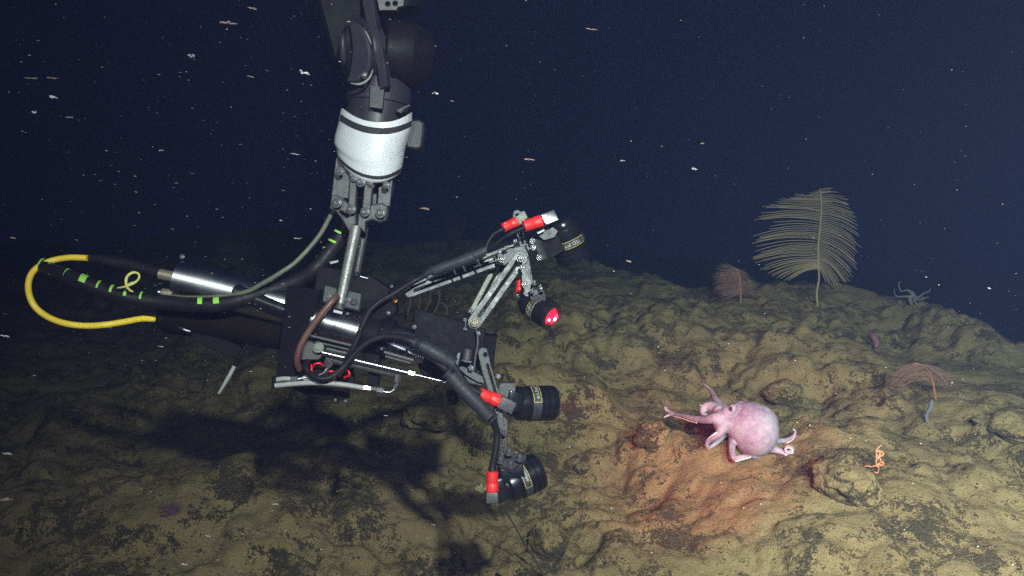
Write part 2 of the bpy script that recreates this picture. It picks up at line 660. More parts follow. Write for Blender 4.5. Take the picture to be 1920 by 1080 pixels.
def height(x, y):
    x = np.asarray(x, float)
    y = np.asarray(y, float)
    wx = x + 0.18 * fbm(x, y, 1.1, 3, 40)
    wy = y + 0.18 * fbm(x, y, 1.1, 3, 50)
    h = 0.12 * fbm(x, y, 0.55, 3, 1) - 0.020 * np.clip(y - 4.2, 0, 9)
    h = h + 0.060 * (pillow(wx, wy, 0.66, 3) - 0.3)
    h = h + 0.038 * (pillow(wx, wy, 0.34, 5) - 0.3)
    rough = smooth(-0.10, 0.16, fbm(x, y, 1.6, 3, 90))
    h = h + (0.026 + 0.026 * rough) * (pillow(wx * 1.1, wy, 0.17, 9) - 0.3)
    h = h + (0.014 + 0.018 * rough) * (pillow(wx, wy * 1.1, 0.075, 19) - 0.3)
    h = h + (0.014 + 0.022 * rough) * fbm(x, y, 9.0, 5, 20, 0.55)
    for mx, my, a, b, e in MG:
        d2 = ((x - mx) / a) ** 2 + ((y - my) / b) ** 2
        h = h + e * np.exp(-d2 * 1.1)
    # ledge with an undercut lip below the lamps
    g0, g1 = flat(840, 835), flat(1110, 850)
    t = np.clip((x - g0.x) / (g1.x - g0.x), 0, 1)
    ly = g0.y + (g1.y - g0.y) * t + 0.10 * fbm(x, y, 3, 3, 70)
    inside = smooth(-0.1, 0.08, x - g0.x) * (1 - smooth(0, 0.15, x - g1.x))
    h = h + inside * 0.12 * smooth(-0.012, 0.012, y - ly) * np.exp(-np.clip(y - ly, 0, 9) * 2.2)
    # the shelf ends on the right and falls away
    s = x / np.maximum(y, 0.3)
    edge = 5.6 + 0.8 * (1 - smooth(0.10, 0.20, s)) * 1.0 - 1.1 * smooth(0.36, 0.55, s) + 0.35 * fbm(x, y, 0.9, 3, 80)
    edge = edge + 1.2 * (1 - smooth(-0.02, 0.14, s))
    drop = smooth(0, 2.2, y - edge)
    h = h - 1.7 * drop
    return h


def build_seafloor():
    na, nr = 900, 620
    az = np.radians(np.linspace(-62, 62, na))
    # finer steps inside the view
    az = np.sign(az) * np.abs(az) ** 1.25 / np.radians(62) ** 0.25
    rr = 0.9 * (15.5 / 0.9) ** np.linspace(0, 1, nr)
    A, Rr = np.meshgrid(az, rr)
    X, Y = Rr * np.sin(A), Rr * np.cos(A)
    Z = height(X, Y)
    co = np.stack([X, Y, Z], -1).reshape(-1, 3)
    i = np.arange(nr - 1)[:, None] * na + np.arange(na - 1)[None, :]
    q = np.stack([i, i + 1, i + 1 + na, i + na], -1).reshape(-1, 4)
    me = bpy.data.meshes.new('seafloor')
    me.vertices.add(len(co))
    me.vertices.foreach_set('co', co.ravel())
    me.loops.add(q.size)
    me.loops.foreach_set('vertex_index', q.ravel().astype(np.int32))
    me.polygons.add(len(q))
    me.polygons.foreach_set('loop_start', np.arange(0, q.size, 4, dtype=np.int32))
    me.update(calc_edges=True)
    me.shade_smooth()
    me.materials.append(M['ground'])
    o = bpy.data.objects.new('seafloor', me)
    COL.objects.link(o)
    tag(o, 'olive sediment covered seafloor of lumpy dark lava rock', 'seafloor', kind='structure')


build_seafloor()


def G(px, py, lift=0.0):
    """where the picture ray meets the seafloor"""
    r = (P(px, py, 1.0) - CAM)
    t = np.linspace(1.2, 14, 4000)
    z = CAM.z + r.z * t
    hh = height(r.x * t, r.y * t)
    k = np.argmax(z < hh)
    if not (z < hh).any():
        k = len(t) - 1
    return CAM + r * float(t[k]) + Vector((0, 0, lift))


def GD(px, py):
    return (G(px, py) - CAM).dot(AZ)


# water, the air of this scene
def build_haze():
    mb = MB()
    x, y0, y1, z0, z1 = 16.0, -3.0, 17.0, -3.6, 4.2
    V = [(i, j, k) for i in (-x, x) for j in (y0, y1) for k in (z0, z1)]
    mb.add(V, [(0, 1, 3, 2), (4, 6, 7, 5), (0, 4, 5, 1), (2, 3, 7, 6), (0, 2, 6, 4), (1, 5, 7, 3)])
    m, nt, b = nodes('sea water')
    nt.nodes.remove(b)
    v = nt.nodes.new('ShaderNodeVolumePrincipled')
    v.inputs['Color'].default_value = (0.020, 0.025, 0.057, 1)
    v.inputs['Absorption Color'].default_value = (0.26, 0.43, 0.42, 1)
    v.inputs['Density'].default_value = 0.29
    v.inputs['Anisotropy'].default_value = 0.2
    nt.links.new(v.outputs[0], nt.nodes['Material Output'].inputs['Volume'])
    o = mb.build('haze', m)
    tag(o, 'dark blue sea water filling the whole scene', 'water', kind='stuff')


build_haze()


# ------------------------------------------------------------------ bolts
def bolt(parent, px, py, r=8, dd=0.0, m='fastener', nrm=(-0.25, -0.1, -1), name='bolt', washer=True, h=0.6):
    """washer and domed socket head in one mesh, facing nrm"""
    mb = MB()
    p = Q(px, py, dd)
    a = C(*nrm).normalized()
    k = r * U
    if washer:
        mb.lathe(p - a * k * 0.1, a, [(0, k), (k * 0.2, k), (k * 0.26, k * 0.93)], 18)
    mb.lathe(p, a, [(0, k * 0.72), (k * h * 0.7, k * 0.68), (k * h, k * 0.5), (k * h * 1.02, k * 0.3),
                    (k * h * 0.7, k * 0.27), (k * h * 0.65, 0.0001)], 16)
    return mb.build(name, m, parent)


# ------------------------------------------------------------------ manipulator arm
def build_arm():
    root = tag(empty('robot_arm', Q(690, 200)), 'dark grey robot arm with white wrist sleeve reaching down from the top',
               'robot arm')
    # forearm and elbow casings
    mb = MB()
    mb.tube([Q(752, -420, 0.10), Q(748, -200, 0.08), Q(745, -40, 0.06), Q(752, 22, 0.06)],
            [70 * U, 66 * U, 52 * U, 42 * U], 24)
    mb.build('forearm', 'armblack', root)
    mb = MB()
    a = (Q(812, 106, 0.02) - Q(722, 98, 0.0))
    L = a.length
    k = U
    mb.lathe(Q(718, 98, 0.0), a, [(0, 40 * k), (1 * k, 54 * k), (6 * k, 60 * k), (52 * k, 63 * k), (54 * k, 62 * k), (84 * k, 45 * k), (86 * k, 42 * k), (90 * k, 40 * k), (91 * k, 8 * k)], 48)
    mb.build('elbow_casing', 'armblack', root)
    MB().plate([(588, -160), (700, -160), (712, 60), (712, 150), (690, 158), (652, 160), (632, 120), (616, 60), (600, 0)], 0.09, dd=0.035, cham=0.006).build('upper_arm', 'armblack', root)
    # the disc-shaped joint cover with its rim
    ax = C(-0.80, 0.10, -0.60)
    mb = MB()
    c = Q(678, 97, -0.02)
    mb.lathe(c, ax, [(-22 * k, 50 * k), (-20 * k, 58 * k), (2 * k, 60 * k), (6 * k, 58 * k), (7 * k, 54 * k), (8 * k, 53 * k), (8.4 * k, 20 * k),
                     (8.5 * k, 0.0001)], 48)
    jc = mb.build('joint_cover', 'arm', root)
    face = MB().plate([(666, 42), (676, 45), (686, 54), (696, 74), (701, 100), (699, 128), (690, 148), (676, 157), (655, 155), (660, 140), (664, 118), (666, 92), (663, 62), (658, 44)],
                      0.03, dd=-0.068, nrm=(-.35, .1, -.94), cham=0.004).build('joint_face', 'arm', jc)
    MB().ball(Q(653, 92, -0.05), 1, 3, scale=(13 * k, 16 * k, 42 * k)).build('joint_gap', 'armblack', jc)  # black oval put in for the dark gap beside the knob
    MB().tube([Q(658, 156, -.082), Q(672, 158, -.086), Q(684, 154, -.086), Q(694, 144, -.086), Q(699, 130, -.086)], [1 * k, 2.2 * k, 2.4 * k, 2 * k, .8 * k]).build('rim_glint', 'alupale', face)  # edge highlight of the rim shaped as pale crescents
    MB().tube([Q(679, 53, -.08), Q(687, 62, -.083), Q(692, 72, -.084), Q(696, 82, -.084)], [.8 * k, 1.4 * k, 1.4 * k, .8 * k]).build('rim_glint', 'alupale', face)
    mb = MB()
    mb.ball(Q(644, 92, -0.072), 1, 3, scale=(8 * k, 12 * k, 29 * k))
    mb.build('side_knob', 'arm', root)
    bolt(jc, 683, 141, 7, -0.088, nrm=(-0.7, 0, -0.7))
    # link plates
    mb = MB()
    mb.plate([(681, -60), (701, -60), (704, 10), (710, 50), (720, 92), (727, 130), (729, 164), (717, 168), (712, 130),
              (703, 92), (692, 45), (684, 10)], 0.020, dd=-0.045, nrm=(-0.35, 0, -0.94))
    mb.build('link_plate', 'arm', root)
    mb = MB()
    mb.plate([(706, -8), (760, -8), (758, 14), (748, 16), (744, 22), (712, 22)], 0.02, dd=-0.06,
             holes=[disc((728, 10), 4.5), disc((742, 9), 4.5)])
    mb.build('hose_bracket', 'jaw', root)
    # wrist
    mb = MB()
    w0, w1 = Q(713, 150, 0.02), Q(694, 345, 0.02)
    ax = w1 - w0
    mb.lathe(w0, ax, [(0, 46 * k), (3 * k, 58 * k), (30 * k, 62 * k), (44 * k, 62 * k), (46 * k, 58 * k), (150 * k, 55 * k),
                      (176 * k, 50 * k), (182 * k, 44 * k)], 40)
    mb.build('wrist', 'arm', root)
    mb = MB()
    mb.plate([(695, 160), (722, 164), (718, 206), (693, 202)], 0.012, dd=-0.055)
    mb.build('wrist_plate', 'arm', root)
    mb = MB()
    mb.plate([(742, 208), (768, 196), (770, 200), (758, 206), (752, 214)], 0.012, dd=-0.035)
    mb.build('wrist_bracket', 'arm', root)
    mb = MB()
    mb.plate([(766, 230), (788, 228), (797, 234), (798, 244), (793, 280), (784, 284), (764, 280)], 0.06, dd=0.06, cham=0.004)
    mb.build('side_box', 'arm', root)
    # white sheet wrapped round the wrist, held with two straps
    rows = [  # v, left x, left y, right x, right y, dip of the front
        (0.00, 640, 203, 773, 211, 22), (0.06, 638, 209, 773, 222, 20), (0.22, 634, 232, 771, 243, 22),
        (0.40, 628, 254, 764, 265, 26), (0.52, 626, 269, 759, 282, 27), (0.62, 630, 278, 757, 297, 27),
        (0.80, 632, 290, 754, 313, 27), (0.92, 634, 299, 750, 325, 25), (1.00, 637, 305, 743, 331, 23)]

    def sl(v, th, out=0.0):
        for i in range(len(rows) - 1):
            if rows[i][0] <= v <= rows[i + 1][0] + 1e-9:
                t = (v - rows[i][0]) / (rows[i + 1][0] - rows[i][0])
                r = [a + (b - a) * t for a, b in zip(rows[i], rows[i + 1])]
                break
        cx, hw = (r[1] + r[3]) / 2, (r[3] - r[1]) / 2 + out
        s_, c_ = math.sin(th), math.cos(th)
        u = (s_ + 1) / 2
        py = r[2] + (r[4] - r[2]) * u + r[5] * max(0.0, 1 - abs(s_) ** 2.2)
        dent = 5 * math.exp(-((v - 0.5) / 0.16) ** 2) * math.exp(-((th + 1.0) / 0.35) ** 2)
        return Q(cx + hw * s_, py, 0.02 - (hw - dent) * c_ * U)

    def wrap(v0, v1, t0, t1, out, th_, name, m, par, nv=26, nt=64):
        mb = MB()
        V, Fc = [], []
        for o_ in (out, out - th_):
            for i in range(nv + 1):
                for j in range(nt + 1):
                    V.append(sl(v0 + (v1 - v0) * i / nv, t0 + (t1 - t0) * j / nt, o_))
        n1, st = nt + 1, (nv + 1) * (nt + 1)
        for i in range(nv):
            for j in range(nt):
                a = i * n1 + j
                Fc.append((a, a + 1, a + n1 + 1, a + n1))
                Fc.append((st + a, st + a + n1, st + a + n1 + 1, st + a + 1))
        for i in range(nv):
            for j in (0, nt):
                a = i * n1 + j
                Fc.append((a, a + n1, st + a + n1, st + a))
        for j in range(nt):
            for i in (0, nv):
                a = i * n1 + j
                Fc.append((a, a + 1, st + a + 1, st + a))
        mb.add(V, Fc)
        return mb.build(name, m, par)

    sv = wrap(0.0, 1.0, R(-100), R(100), 0, 2.5, 'wrist_sleeve', 'white', root)
    wrap(0.085, 0.165, R(-76), R(80), 0.9, 2, 'strap', 'strap', sv, 4)
    wrap(0.80, 0.885, R(-72), R(74), 0.9, 2, 'strap', 'strap', sv, 4)
    # gripper
    g = MB()
    g.plate([(633, 296), (672, 312), (708, 330), (738, 326), (740, 340), (728, 396), (708, 392), (690, 372), (664, 372), (640, 382), (622, 374)], 0.03, dd=0.045,
            holes=[disc((652, 362), 4)])
    gp = g.build('gripper', 'jaw', root)
    for pts, dd in (([(629, 312), (668, 318), (662, 350), (658, 374), (622, 370)], 0.005),
                    ([(711, 338), (738, 334), (732, 388), (708, 385)], 0.005),
                    ([(655, 326), (664, 321), (682, 325), (700, 333), (706, 342), (702, 353), (690, 355), (676, 346), (660, 342)], -0.018)):
        MB().plate(pts, 0.014, dd=dd, cham=0.002).build('gripper_plate', 'jaw', gp)
    for a, b, hw in (((664, 340), (661, 392), 7), ((692, 350), (688, 396), 8)):
        MB().plate(capsule(a, b, hw), 0.022, dd=-0.012, cham=0.002).build('gripper_finger', 'jaw', gp)
    MB().plate([(623, 368), (632, 365), (644, 372), (658, 384), (669, 400), (670, 421), (664, 424), (658, 436), (651, 428), (640, 408),
                (634, 400), (620, 392)], 0.026, dd=-0.004, cham=0.003, holes=[capsule((641, 399), (652, 406), 2.4, 5)]).build('jaw', 'jaw', gp)
    MB().plate([(673, 403), (684, 388), (700, 384), (718, 381), (728, 388), (729, 399), (725, 414), (714, 418), (700, 413), (688, 417),
                (686, 438), (678, 430), (671, 429)], 0.026, dd=-0.006, cham=0.003).build('jaw', 'jaw', gp)
    for px, py, r in ((637, 321, 8), (663, 335, 6), (677, 341, 10), (694, 343, 6), (724, 347, 7), (632, 380, 10), (659, 392, 9.5),
                      (685, 397, 9.5), (714, 399, 10)):
        bolt(gp, px, py, r, -0.03)
    # thin line running up the arm
    MB().tube([P(566, -40, 2.2), P(577, 15, 2.2), P(592, 50, 2.2), P(602, 80, 2.18), P(622, 120, 2.12), P(640, 170, 2.07)], 4 * U).build('control_line', 'armblack', root)
    return root


build_arm()


# ------------------------------------------------------------------ instrument held by the arm
def text_strip(txt, height):
    """lettering as flat triangles: (vertices as (x, y), faces), centred on the origin"""
    cu = bpy.data.curves.new('lettering', 'FONT')
    cu.body = txt
    cu.size = height / 0.7
    cu.align_x = 'CENTER'
    cu.resolution_u = 3
    o = bpy.data.objects.new('lettering', cu)
    COL.objects.link(o)
    dg = bpy.context.evaluated_depsgraph_get()
    dg.update()
    me = bpy.data.meshes.new_from_object(o.evaluated_get(dg))
    V = [(v.co.x, v.co.y - height / 2) for v in me.vertices]
    Fc = [tuple(p.vertices) for p in me.polygons]
    bpy.data.objects.remove(o)
    bpy.data.curves.remove(cu)
    bpy.data.meshes.remove(me)
    return V, Fc


def lamp(root, p0, axis, rad, length, label_at, lit, flip, aim=None, energy=0):
    """LED lamp: ribbed black body from its rear p0 along axis; sizes in picture pixels"""
    k = U
    a = C(*axis).normalized()
    p0 = Vector(p0)
    r, L = rad, length
    prof = [(0, r * 0.45), (1, r * 0.62), (4, r * 0.70), (L * .12, r * 0.74), (L * .17, r * 0.92), (L * .22, r * 0.95), (L * .36, r * .95),
            (L * .37, r * .90), (L * .39, r * .90), (L * .40, r * .98), (L * .62, r * .98), (L * .63, r * .94), (L * .66, r * .94), (L * .67, r),
            (L * .74, r), (L * .75, r * .93), (L * .78, r * .93), (L * .79, r), (L * .86, r), (L * .87, r * .94), (L * .90, r * .94), (L * .91, r * .99), (L * .98, r * .96),
            (L, r * .90), (L * 1.0, r * .66), (L * .93, r * .61), (L * .925, 0.01)]
    body = MB().lathe(p0, a, [(s * k, q * k) for s, q in prof], 44).build('lamp', 'lamp', root)
    ln = MB().lathe(p0 + a * L * .93 * k, a, [(0, r * .60 * k), (0.5 * k, r * .60 * k), (0.9 * k, r * .3 * k), (1.0 * k, 0.0001)], 32).build('lens', 'lens', body)
    if lit:
        MB().ball(p0 + a * L * .95 * k + AY * r * .28 * k - AX * 0.1 * r * k, r * 0.09 * k, 2).build('chip', 'whitehot', ln)
    MB().lathe(p0 + a * L * .43 * k, a, [(0, r * .97 * k), (0.2 * k, r * 1.0 * k), (L * .18 * k, r * 1.0 * k), (L * .185 * k, r * .97 * k)], 44).build('label_band', 'band', body)
    # print on the band, centred on the direction label_at
    e2 = C(*label_at)
    e2 = (e2 - a * e2.dot(a)).normalized()
    e1 = e2.cross(a)
    rr = r * 1.006 * k
    c0 = p0 + a * L * .52 * k

    def wrap(V):
        out = []
        for x, y in V:
            q = x / rr
            out.append(c0 + a * (y * flip) + (e2 * math.cos(q) + e1 * math.sin(q) * flip) * rr)
        return out

    h = L * .18 * k
    V, Fc = text_strip('LED SeaLite', h * 0.46)
    MB().add(wrap([(x, y * 0.95) for x, y in V]), Fc).build('lettering', 'labelw', body)
    mb = MB()
    wd = 1.0 * rr
    for yy in (-h * .44, h * .44):
        n = 20
        V = [(-wd + 2 * wd * i / n, yy + s * h * .038) for i in range(n + 1) for s in (-1, 1)]
        mb.add(wrap(V), [(2 * i, 2 * i + 2, 2 * i + 3, 2 * i + 1) for i in range(n)])
    for xx in (-wd, wd):
        V = [(xx + s * h * .04, yy) for yy in (-h * .44, h * .44) for s in (-1, 1)]
        mb.add(wrap(V), [(0, 1, 3, 2)])
    mb.build('label_line', 'labely', body)
    if aim is not None:
        spot('lamp_beam', p0 + a * (L * 1.05) * k, aim, energy, 38, 1.0, (1.0, 0.045, 0.07), 0.015)
    return body


def connector(parent, p_tail, p_head, p_end, r, end='steel'):
    """red ribbed boot and the square metal plug it sits on"""
    k = U
    a, b, c = Vector(p_tail), Vector(p_head), Vector(p_end)
    L = (b - a).length
    prof = [(0, r * .78 * k), (0.02 * L, r * .92 * k)]
    boot = MB()
    n = 30
    e = (b - a).normalized()
    t = Vector((0, 0, 1)) if abs(e.z) < .9 else Vector((1, 0, 0))
    e1 = e.cross(t).normalized()
    e2 = e.cross(e1)
    V, Fc = [], []
    lv = [(0, .70), (.03, .95), (.52, .97), (.56, .90), (.60, .90), (.64, 1.0), (.97, 1.0), (1, .93)]
    for s, q in lv:
        for i in range(n):
            rib = 1 + (0.05 if (i % 3 == 0 and 0.05 < s < .98) else 0)
            th = 2 * math.pi * i / n
            V.append(a + e * L * s + (e1 * math.cos(th) + e2 * math.sin(th)) * r * q * rib * k)
    for j in range(len(lv) - 1):
        for i in range(n):
            Fc.append((j * n + i, j * n + (i + 1) % n, (j + 1) * n + (i + 1) % n, (j + 1) * n + i))
    Fc += [tuple(range(n)), tuple((len(lv) - 1) * n + i for i in range(n))]
    boot.add(V, Fc)
    bo = boot.build('connector_boot', 'red', parent)
    ax = (c - b)
    u = ax.cross(AZ).normalized()
    v = ax.cross(u).normalized()
    MB().box(b + ax * .5, ax * .5, u * r * .95 * k, v * r * .9 * k, 0.10).build('connector_plug', end, parent)
    return bo


def build_instrument():
    k = U
    root = tag(empty('underwater_instrument', Q(650, 640)),
               'long instrument of steel cylinders and black plates held by the robot arm, carrying four lamps', 'instrument')

    def part(mb, name, m, par=None, **kw):
        return mb.build(name, m, par or root, **kw)

    # rear housing: polished tube with two connectors on its end
    a0, a1 = Q(333, 523, 0.02), Q(592, 586, 0.02)
    rh = part(MB().lathe(a0, a1 - a0, [(0, 0.0001), (0.2 * k, 34 * k), (1.5 * k, 36 * k), (266 * k, 36 * k)], 56), 'rear_housing', 'darksteel')
    part(MB().cyl(Q(298, 513, 0.0), Q(330, 520, 0.0), 10 * k), 'fitting', 'brass', rh)
    part(MB().cyl(Q(298, 511, 0.01), Q(304, 513, 0.01), 6 * k), 'fitting', 'steel', rh)
    part(MB().cyl(Q(303, 549, 0.0), Q(325, 552, 0.0), 9 * k), 'fitting', 'brass', rh)
    part(MB().cyl(Q(297, 548, 0.0), Q(304, 549, 0.0), 7 * k), 'fitting', 'steel', rh)
    bolt(rh, 341, 481, 5, 0.02)
    # lower, dark housing behind it
    part(MB().cyl(Q(304, 588, 0.06), Q(560, 626, 0.06), 36 * k, 40, 0.25), 'lower_housing', 'rust')
    part(MB().cyl(Q(438, 545, -0.005), Q(556, 590, -0.005), 17 * k, 30, 0.3), 'side_canister', 'lamp')
    part(MB().cyl(Q(300, 604, 0.03), Q(306, 568, 0.03), 9 * k, 20), 'clamp', 'black')
    part(MB().cyl(Q(344, 618, 0.02), Q(358, 622, 0.02), 4 * k, 16), 'fitting', 'steel')
    part(MB().tube([Q(300, 602, 0.03), Q(326, 609, 0.03), Q(350, 619, 0.03)], 2.5 * k), 'strut', 'jaw')
    # dangling tool below
    part(MB().plate([(362, 622), (420, 634), (458, 650), (452, 672), (420, 662), (392, 652), (366, 634)], 0.03, dd=0.05), 'tool_holder', 'armblack')
    part(MB().tube([Q(465, 644, 0.03), Q(452, 664, 0.03), Q(440, 686, 0.03)], [3 * k, 5 * k, 4.5 * k]), 'tool_shaft', 'armblack')
    part(MB().tube([Q(441, 684, 0.03), Q(428, 708, 0.03), Q(410, 738, 0.03)], [4 * k, 4.2 * k, 2.4 * k]), 'tool_tip', 'clear')
    # black end plate
    part(MB().plate([(542, 536), (603, 544), (592, 590), (553, 706), (520, 714), (526, 660)], 0.016, dd=-0.045, nrm=(-0.30, 0, -0.95)), 'bulkhead', 'black')
    part(MB().plate([(600, 500), (640, 505), (702, 520), (742, 548), (736, 580), (690, 578), (640, 590), (590, 575)], 0.05, dd=0.03), 'top_plate', 'armblack')
    # front polished cylinder, its clamp and the box beyond
    c0, c1 = Q(586, 599, -0.035), Q(800, 657, -0.035)
    fh = part(MB().lathe(c0, c1 - c0, [(0, 26 * k), (2 * k, 30 * k), (4 * k, 31 * k), (220 * k, 31 * k)], 56), 'front_housing', 'steel')
    bolt(fh, 652, 588, 4, -0.07, washer=False)
    part(MB().box(Q(634, 585, -0.075), C(8, 2, 0) * k, C(-.6, 2.4, 0) * k, C(0, 0, 3) * k), 'label_tab', 'labelw', fh)
    part(MB().lathe(Q(682, 624, -0.035), c1 - c0, [(0, 33 * k), (2 * k, 36 * k), (30 * k, 36 * k), (32 * k, 33 * k), (34 * k, 33 * k), (36 * k, 38 * k), (52 * k, 38 * k), (54 * k, 34 * k)], 48),
         'clamp_ring', 'black', fh)
    part(MB().plate([(690, 566), (744, 556), (746, 584), (738, 592), (716, 600), (690, 600)], 0.05, dd=-0.03), 'clamp_block', 'black')
    part(MB().plate([(684, 660), (712, 664), (716, 690), (708, 736), (688, 732), (692, 700)], 0.02, dd=-0.05), 'clamp_leg', 'black')
    ctop = part(MB().plate([(776, 579), (852, 598), (908, 618), (903, 660), (888, 706), (845, 716), (790, 700), (772, 660), (774, 618)], 0.10, dd=0.0, nrm=(0.10, -0.05, -1), cham=0.003),
         'electronics_box', 'black')
    part(MB().plate([(897, 624), (932, 629), (924, 692), (890, 690)], 0.10, dd=0.09), 'box_cover', 'black')
    part(MB().tube([Q(893, 618, -0.055), Q(896, 640, -0.055), Q(891, 672, -0.055), Q(887, 704, -0.055)], 2.2 * k), 'box_edge', 'jaw', ctop)
    # side rails
    for p, q, r, m in (((580, 629), (664, 649), 2.6, 'alu'), ((592, 641), (660, 657), 2.0, 'jaw'), ((612, 654), (652, 663), 3.2, 'alu'), ((720, 660), (776, 676), 3.4, 'alu'),
                       ((722, 668), (770, 681), 2.2, 'jaw')):
        part(MB().cyl(Q(*p, -0.075), Q(*q, -0.075), r * k, 12), 'rail', m)
    part(MB().plate([(722, 640), (731, 640), (762, 652), (761, 657), (752, 655), (724, 643)], 0.004, dd=-0.085), 'flat_bar', 'white')
    part(MB().plate([(764, 655), (778, 664), (779, 668), (766, 662)], 0.004, dd=-0.085), 'flat_bar', 'white')
    part(MB().plate([(785, 662), (790, 662), (832, 686), (831, 690)], 0.004, dd=-0.085), 'flat_bar', 'white')
    # hydraulic pipes
    p1 = part(MB().cyl(Q(604, 661, -0.085), Q(776, 702, -0.085), 5.6 * k, 24), 'steel_pipe', 'steel')
    part(MB().cyl(Q(772, 701, -0.085), Q(846, 719, -0.085), 3.0 * k, 16), 'thin_rod', 'steel', p1)
    part(MB().cyl(Q(766, 699, -0.085), Q(778, 702, -0.085), 6.6 * k, 6, 0.08), 'nut', 'steel', p1)
    part(MB().cyl(Q(612, 671, -0.072), Q(752, 703, -0.072), 8 * k, 24), 'lower_pipe', 'jaw')
    eb = part(MB().plate([(572, 640), (580, 638), (610, 648), (609, 668), (598, 674), (567, 674)], 0.03, dd=-0.06, cham=0.002), 'end_block', 'jaw')
    bolt(eb, 597, 652, 10, -0.085, 'alupale', nrm=(-.15, -.5, -1))
    for px, py in ((665, 677), (676, 679), (716, 654), (666, 647), (670, 640), (629, 750), (648, 752)):
        bolt(root, px, py, 4, -0.085, washer=False)
    part(MB().tube([Q(616, 676, -0.10), Q(615, 688, -0.10), Q(608, 700, -0.10), Q(594, 706, -0.095)], 3.4 * k), 'bent_tube', 'steel')
    part(MB().cyl(Q(617, 674, -0.10), Q(614, 688, -0.10), 7.4 * k, 6, 0.08), 'nut', 'jaw')
    part(MB().cyl(Q(616, 679, -0.10), Q(615, 683, -0.10), 8.4 * k, 6, 0.08), 'nut', 'steel')
    # plastic hoses along the bottom
    part(MB().tube([Q(516, 723, -.10), Q(560, 719, -.10), Q(602, 718, -.10), Q(650, 722, -.10), Q(684, 728, -.10)], 4.6 * k), 'hose', 'clear')
    part(MB().tube([Q(516, 712, -.09), Q(534, 710, -.09), Q(549, 711, -.09)], 4.4 * k), 'hose', 'clear')
    part(MB().cyl(Q(514, 706, -.095), Q(513, 728, -.095), 3.8 * k, 14), 'hose_cap', 'black')
    part(MB().cyl(Q(546, 711, -.095), Q(559, 711, -.095), 6.4 * k, 6, .08), 'nut', 'jaw')
    part(MB().cyl(Q(559, 711, -.095), Q(577, 708, -.095), 3.6 * k, 14), 'fitting', 'steel')
    part(MB().box(Q(575, 709, -.095), C(6, -2, 0) * k, C(2, 5, 0) * k, C(0, 0, 3) * k), 'elbow', 'alupale')
    part(MB().cyl(Q(682, 727, -.10), Q(696, 729, -.10), 6.4 * k, 6, .08), 'nut', 'steel')
    part(MB().cyl(Q(696, 729, -.10), Q(706, 730, -.10), 4.6 * k, 6, .08), 'fitting', 'jaw')
    part(MB().cyl(Q(706, 731, -.10), Q(720, 734, -.10), 7 * k, 6, .08), 'nut', 'jaw')
    part(MB().tube([Q(718, 734, -.10), Q(730, 736, -.10), Q(739, 731, -.10), Q(743, 722, -.10), Q(745, 712, -.10)], 3 * k), 'bent_tube', 'steel')
    part(MB().cyl(Q(744, 718, -.10), Q(746, 703, -.095), 6.2 * k, 6, .08), 'nut', 'jaw')
    # brown floor and a red glow under the frame, painted as red loops
    part(MB().plate([(548, 728), (600, 726), (656, 730), (655, 746), (634, 752), (596, 747)], 0.012, dd=-0.03), 'bottom_plate', 'rust')
    part(MB().plate([(582, 676), (660, 676), (668, 724), (576, 722)], 0.01, dd=-0.02), 'inner_plate', 'armblack')
    rw = MB()
    rw.tube([Q(585, 690, -.05), Q(590, 683, -.06), Q(600, 681, -.06), Q(606, 686, -.05)], 1.8 * k)
    rw.tube([Q(584, 684, -.05), Q(585, 698, -.055), Q(592, 704, -.055), Q(604, 700, -.05)], 1.6 * k)
    rw.tube([Q(612, 706, -.05), Q(614, 698, -.06), Q(622, 696, -.06), Q(630, 700, -.05)], 1.8 * k)
    rw.tube([Q(636, 706, -.05), Q(646, 694, -.06), Q(653, 696, -.06), Q(655, 703, -.06), Q(646, 708, -.05)], 2.0 * k)
    rw.tube([Q(618, 712, -.05), Q(626, 710, -.055), Q(627, 714, -.05)], 1.6 * k)
    part(rw, 'red_glow_loops', 'glowpaint')
    # handle gripped by the jaws and its foot clamps
    hd = part(MB().cyl(Q(668, 424, -0.01), Q(636, 578, -0.05), 10.5 * k, 24, 0.2, 9 * k), 'handle', 'scuffed')
    part(MB().cyl(Q(685, 425, 0.03), Q(662, 548, 0.02), 7 * k, 20), 'handle_post', 'jaw', hd)
    part(MB().lathe(Q(638, 568, -.05), Q(636, 580, -.05) - Q(638, 568, -.05), [(0, 9 * k), (1 * k, 11 * k), (10 * k, 11 * k), (12 * k, 9 * k)], 24), 'handle_foot', 'jaw', hd)
    for pts in ([(611, 537), (632, 542), (629, 566), (606, 568)], [(656, 547), (679, 553), (674, 583), (647, 577)]):
        part(MB().plate(pts, 0.012, dd=-0.055, nrm=(-.1, -.35, -1)), 'clamp_plate', 'alu')
    bolt(root, 664, 567, 8, -0.07, 'jaw')
    bolt(root, 616, 556, 5, -0.07)
    bolt(root, 653, 562, 5, -0.07)
    part(MB().cyl(Q(668, 512, 0.02), Q(664, 516, 0.0), 5 * k, 10), 'pin', 'steel')
    part(MB().cyl(Q(664, 516, 0.01), Q(690, 522, 0.01), 2 * k, 10), 'pin', 'steel')
    bolt(root, 740, 563, 6, -0.06, 'gold', nrm=(-.2, -.5, -1))
    bolt(root, 728, 587, 4, -0.06)
    bolt(root, 734, 537, 3, -0.03)
    # brown hose across the end plate
    part(MB().tube([Q(632, 556, -.07), Q(622, 566, -.085), Q(602, 590, -.09), Q(580, 620, -.09), Q(564, 648, -.09), Q(557, 676, -.085), Q(561, 692, -.07)], 6.2 * k), 'brown_hose', 'brown')
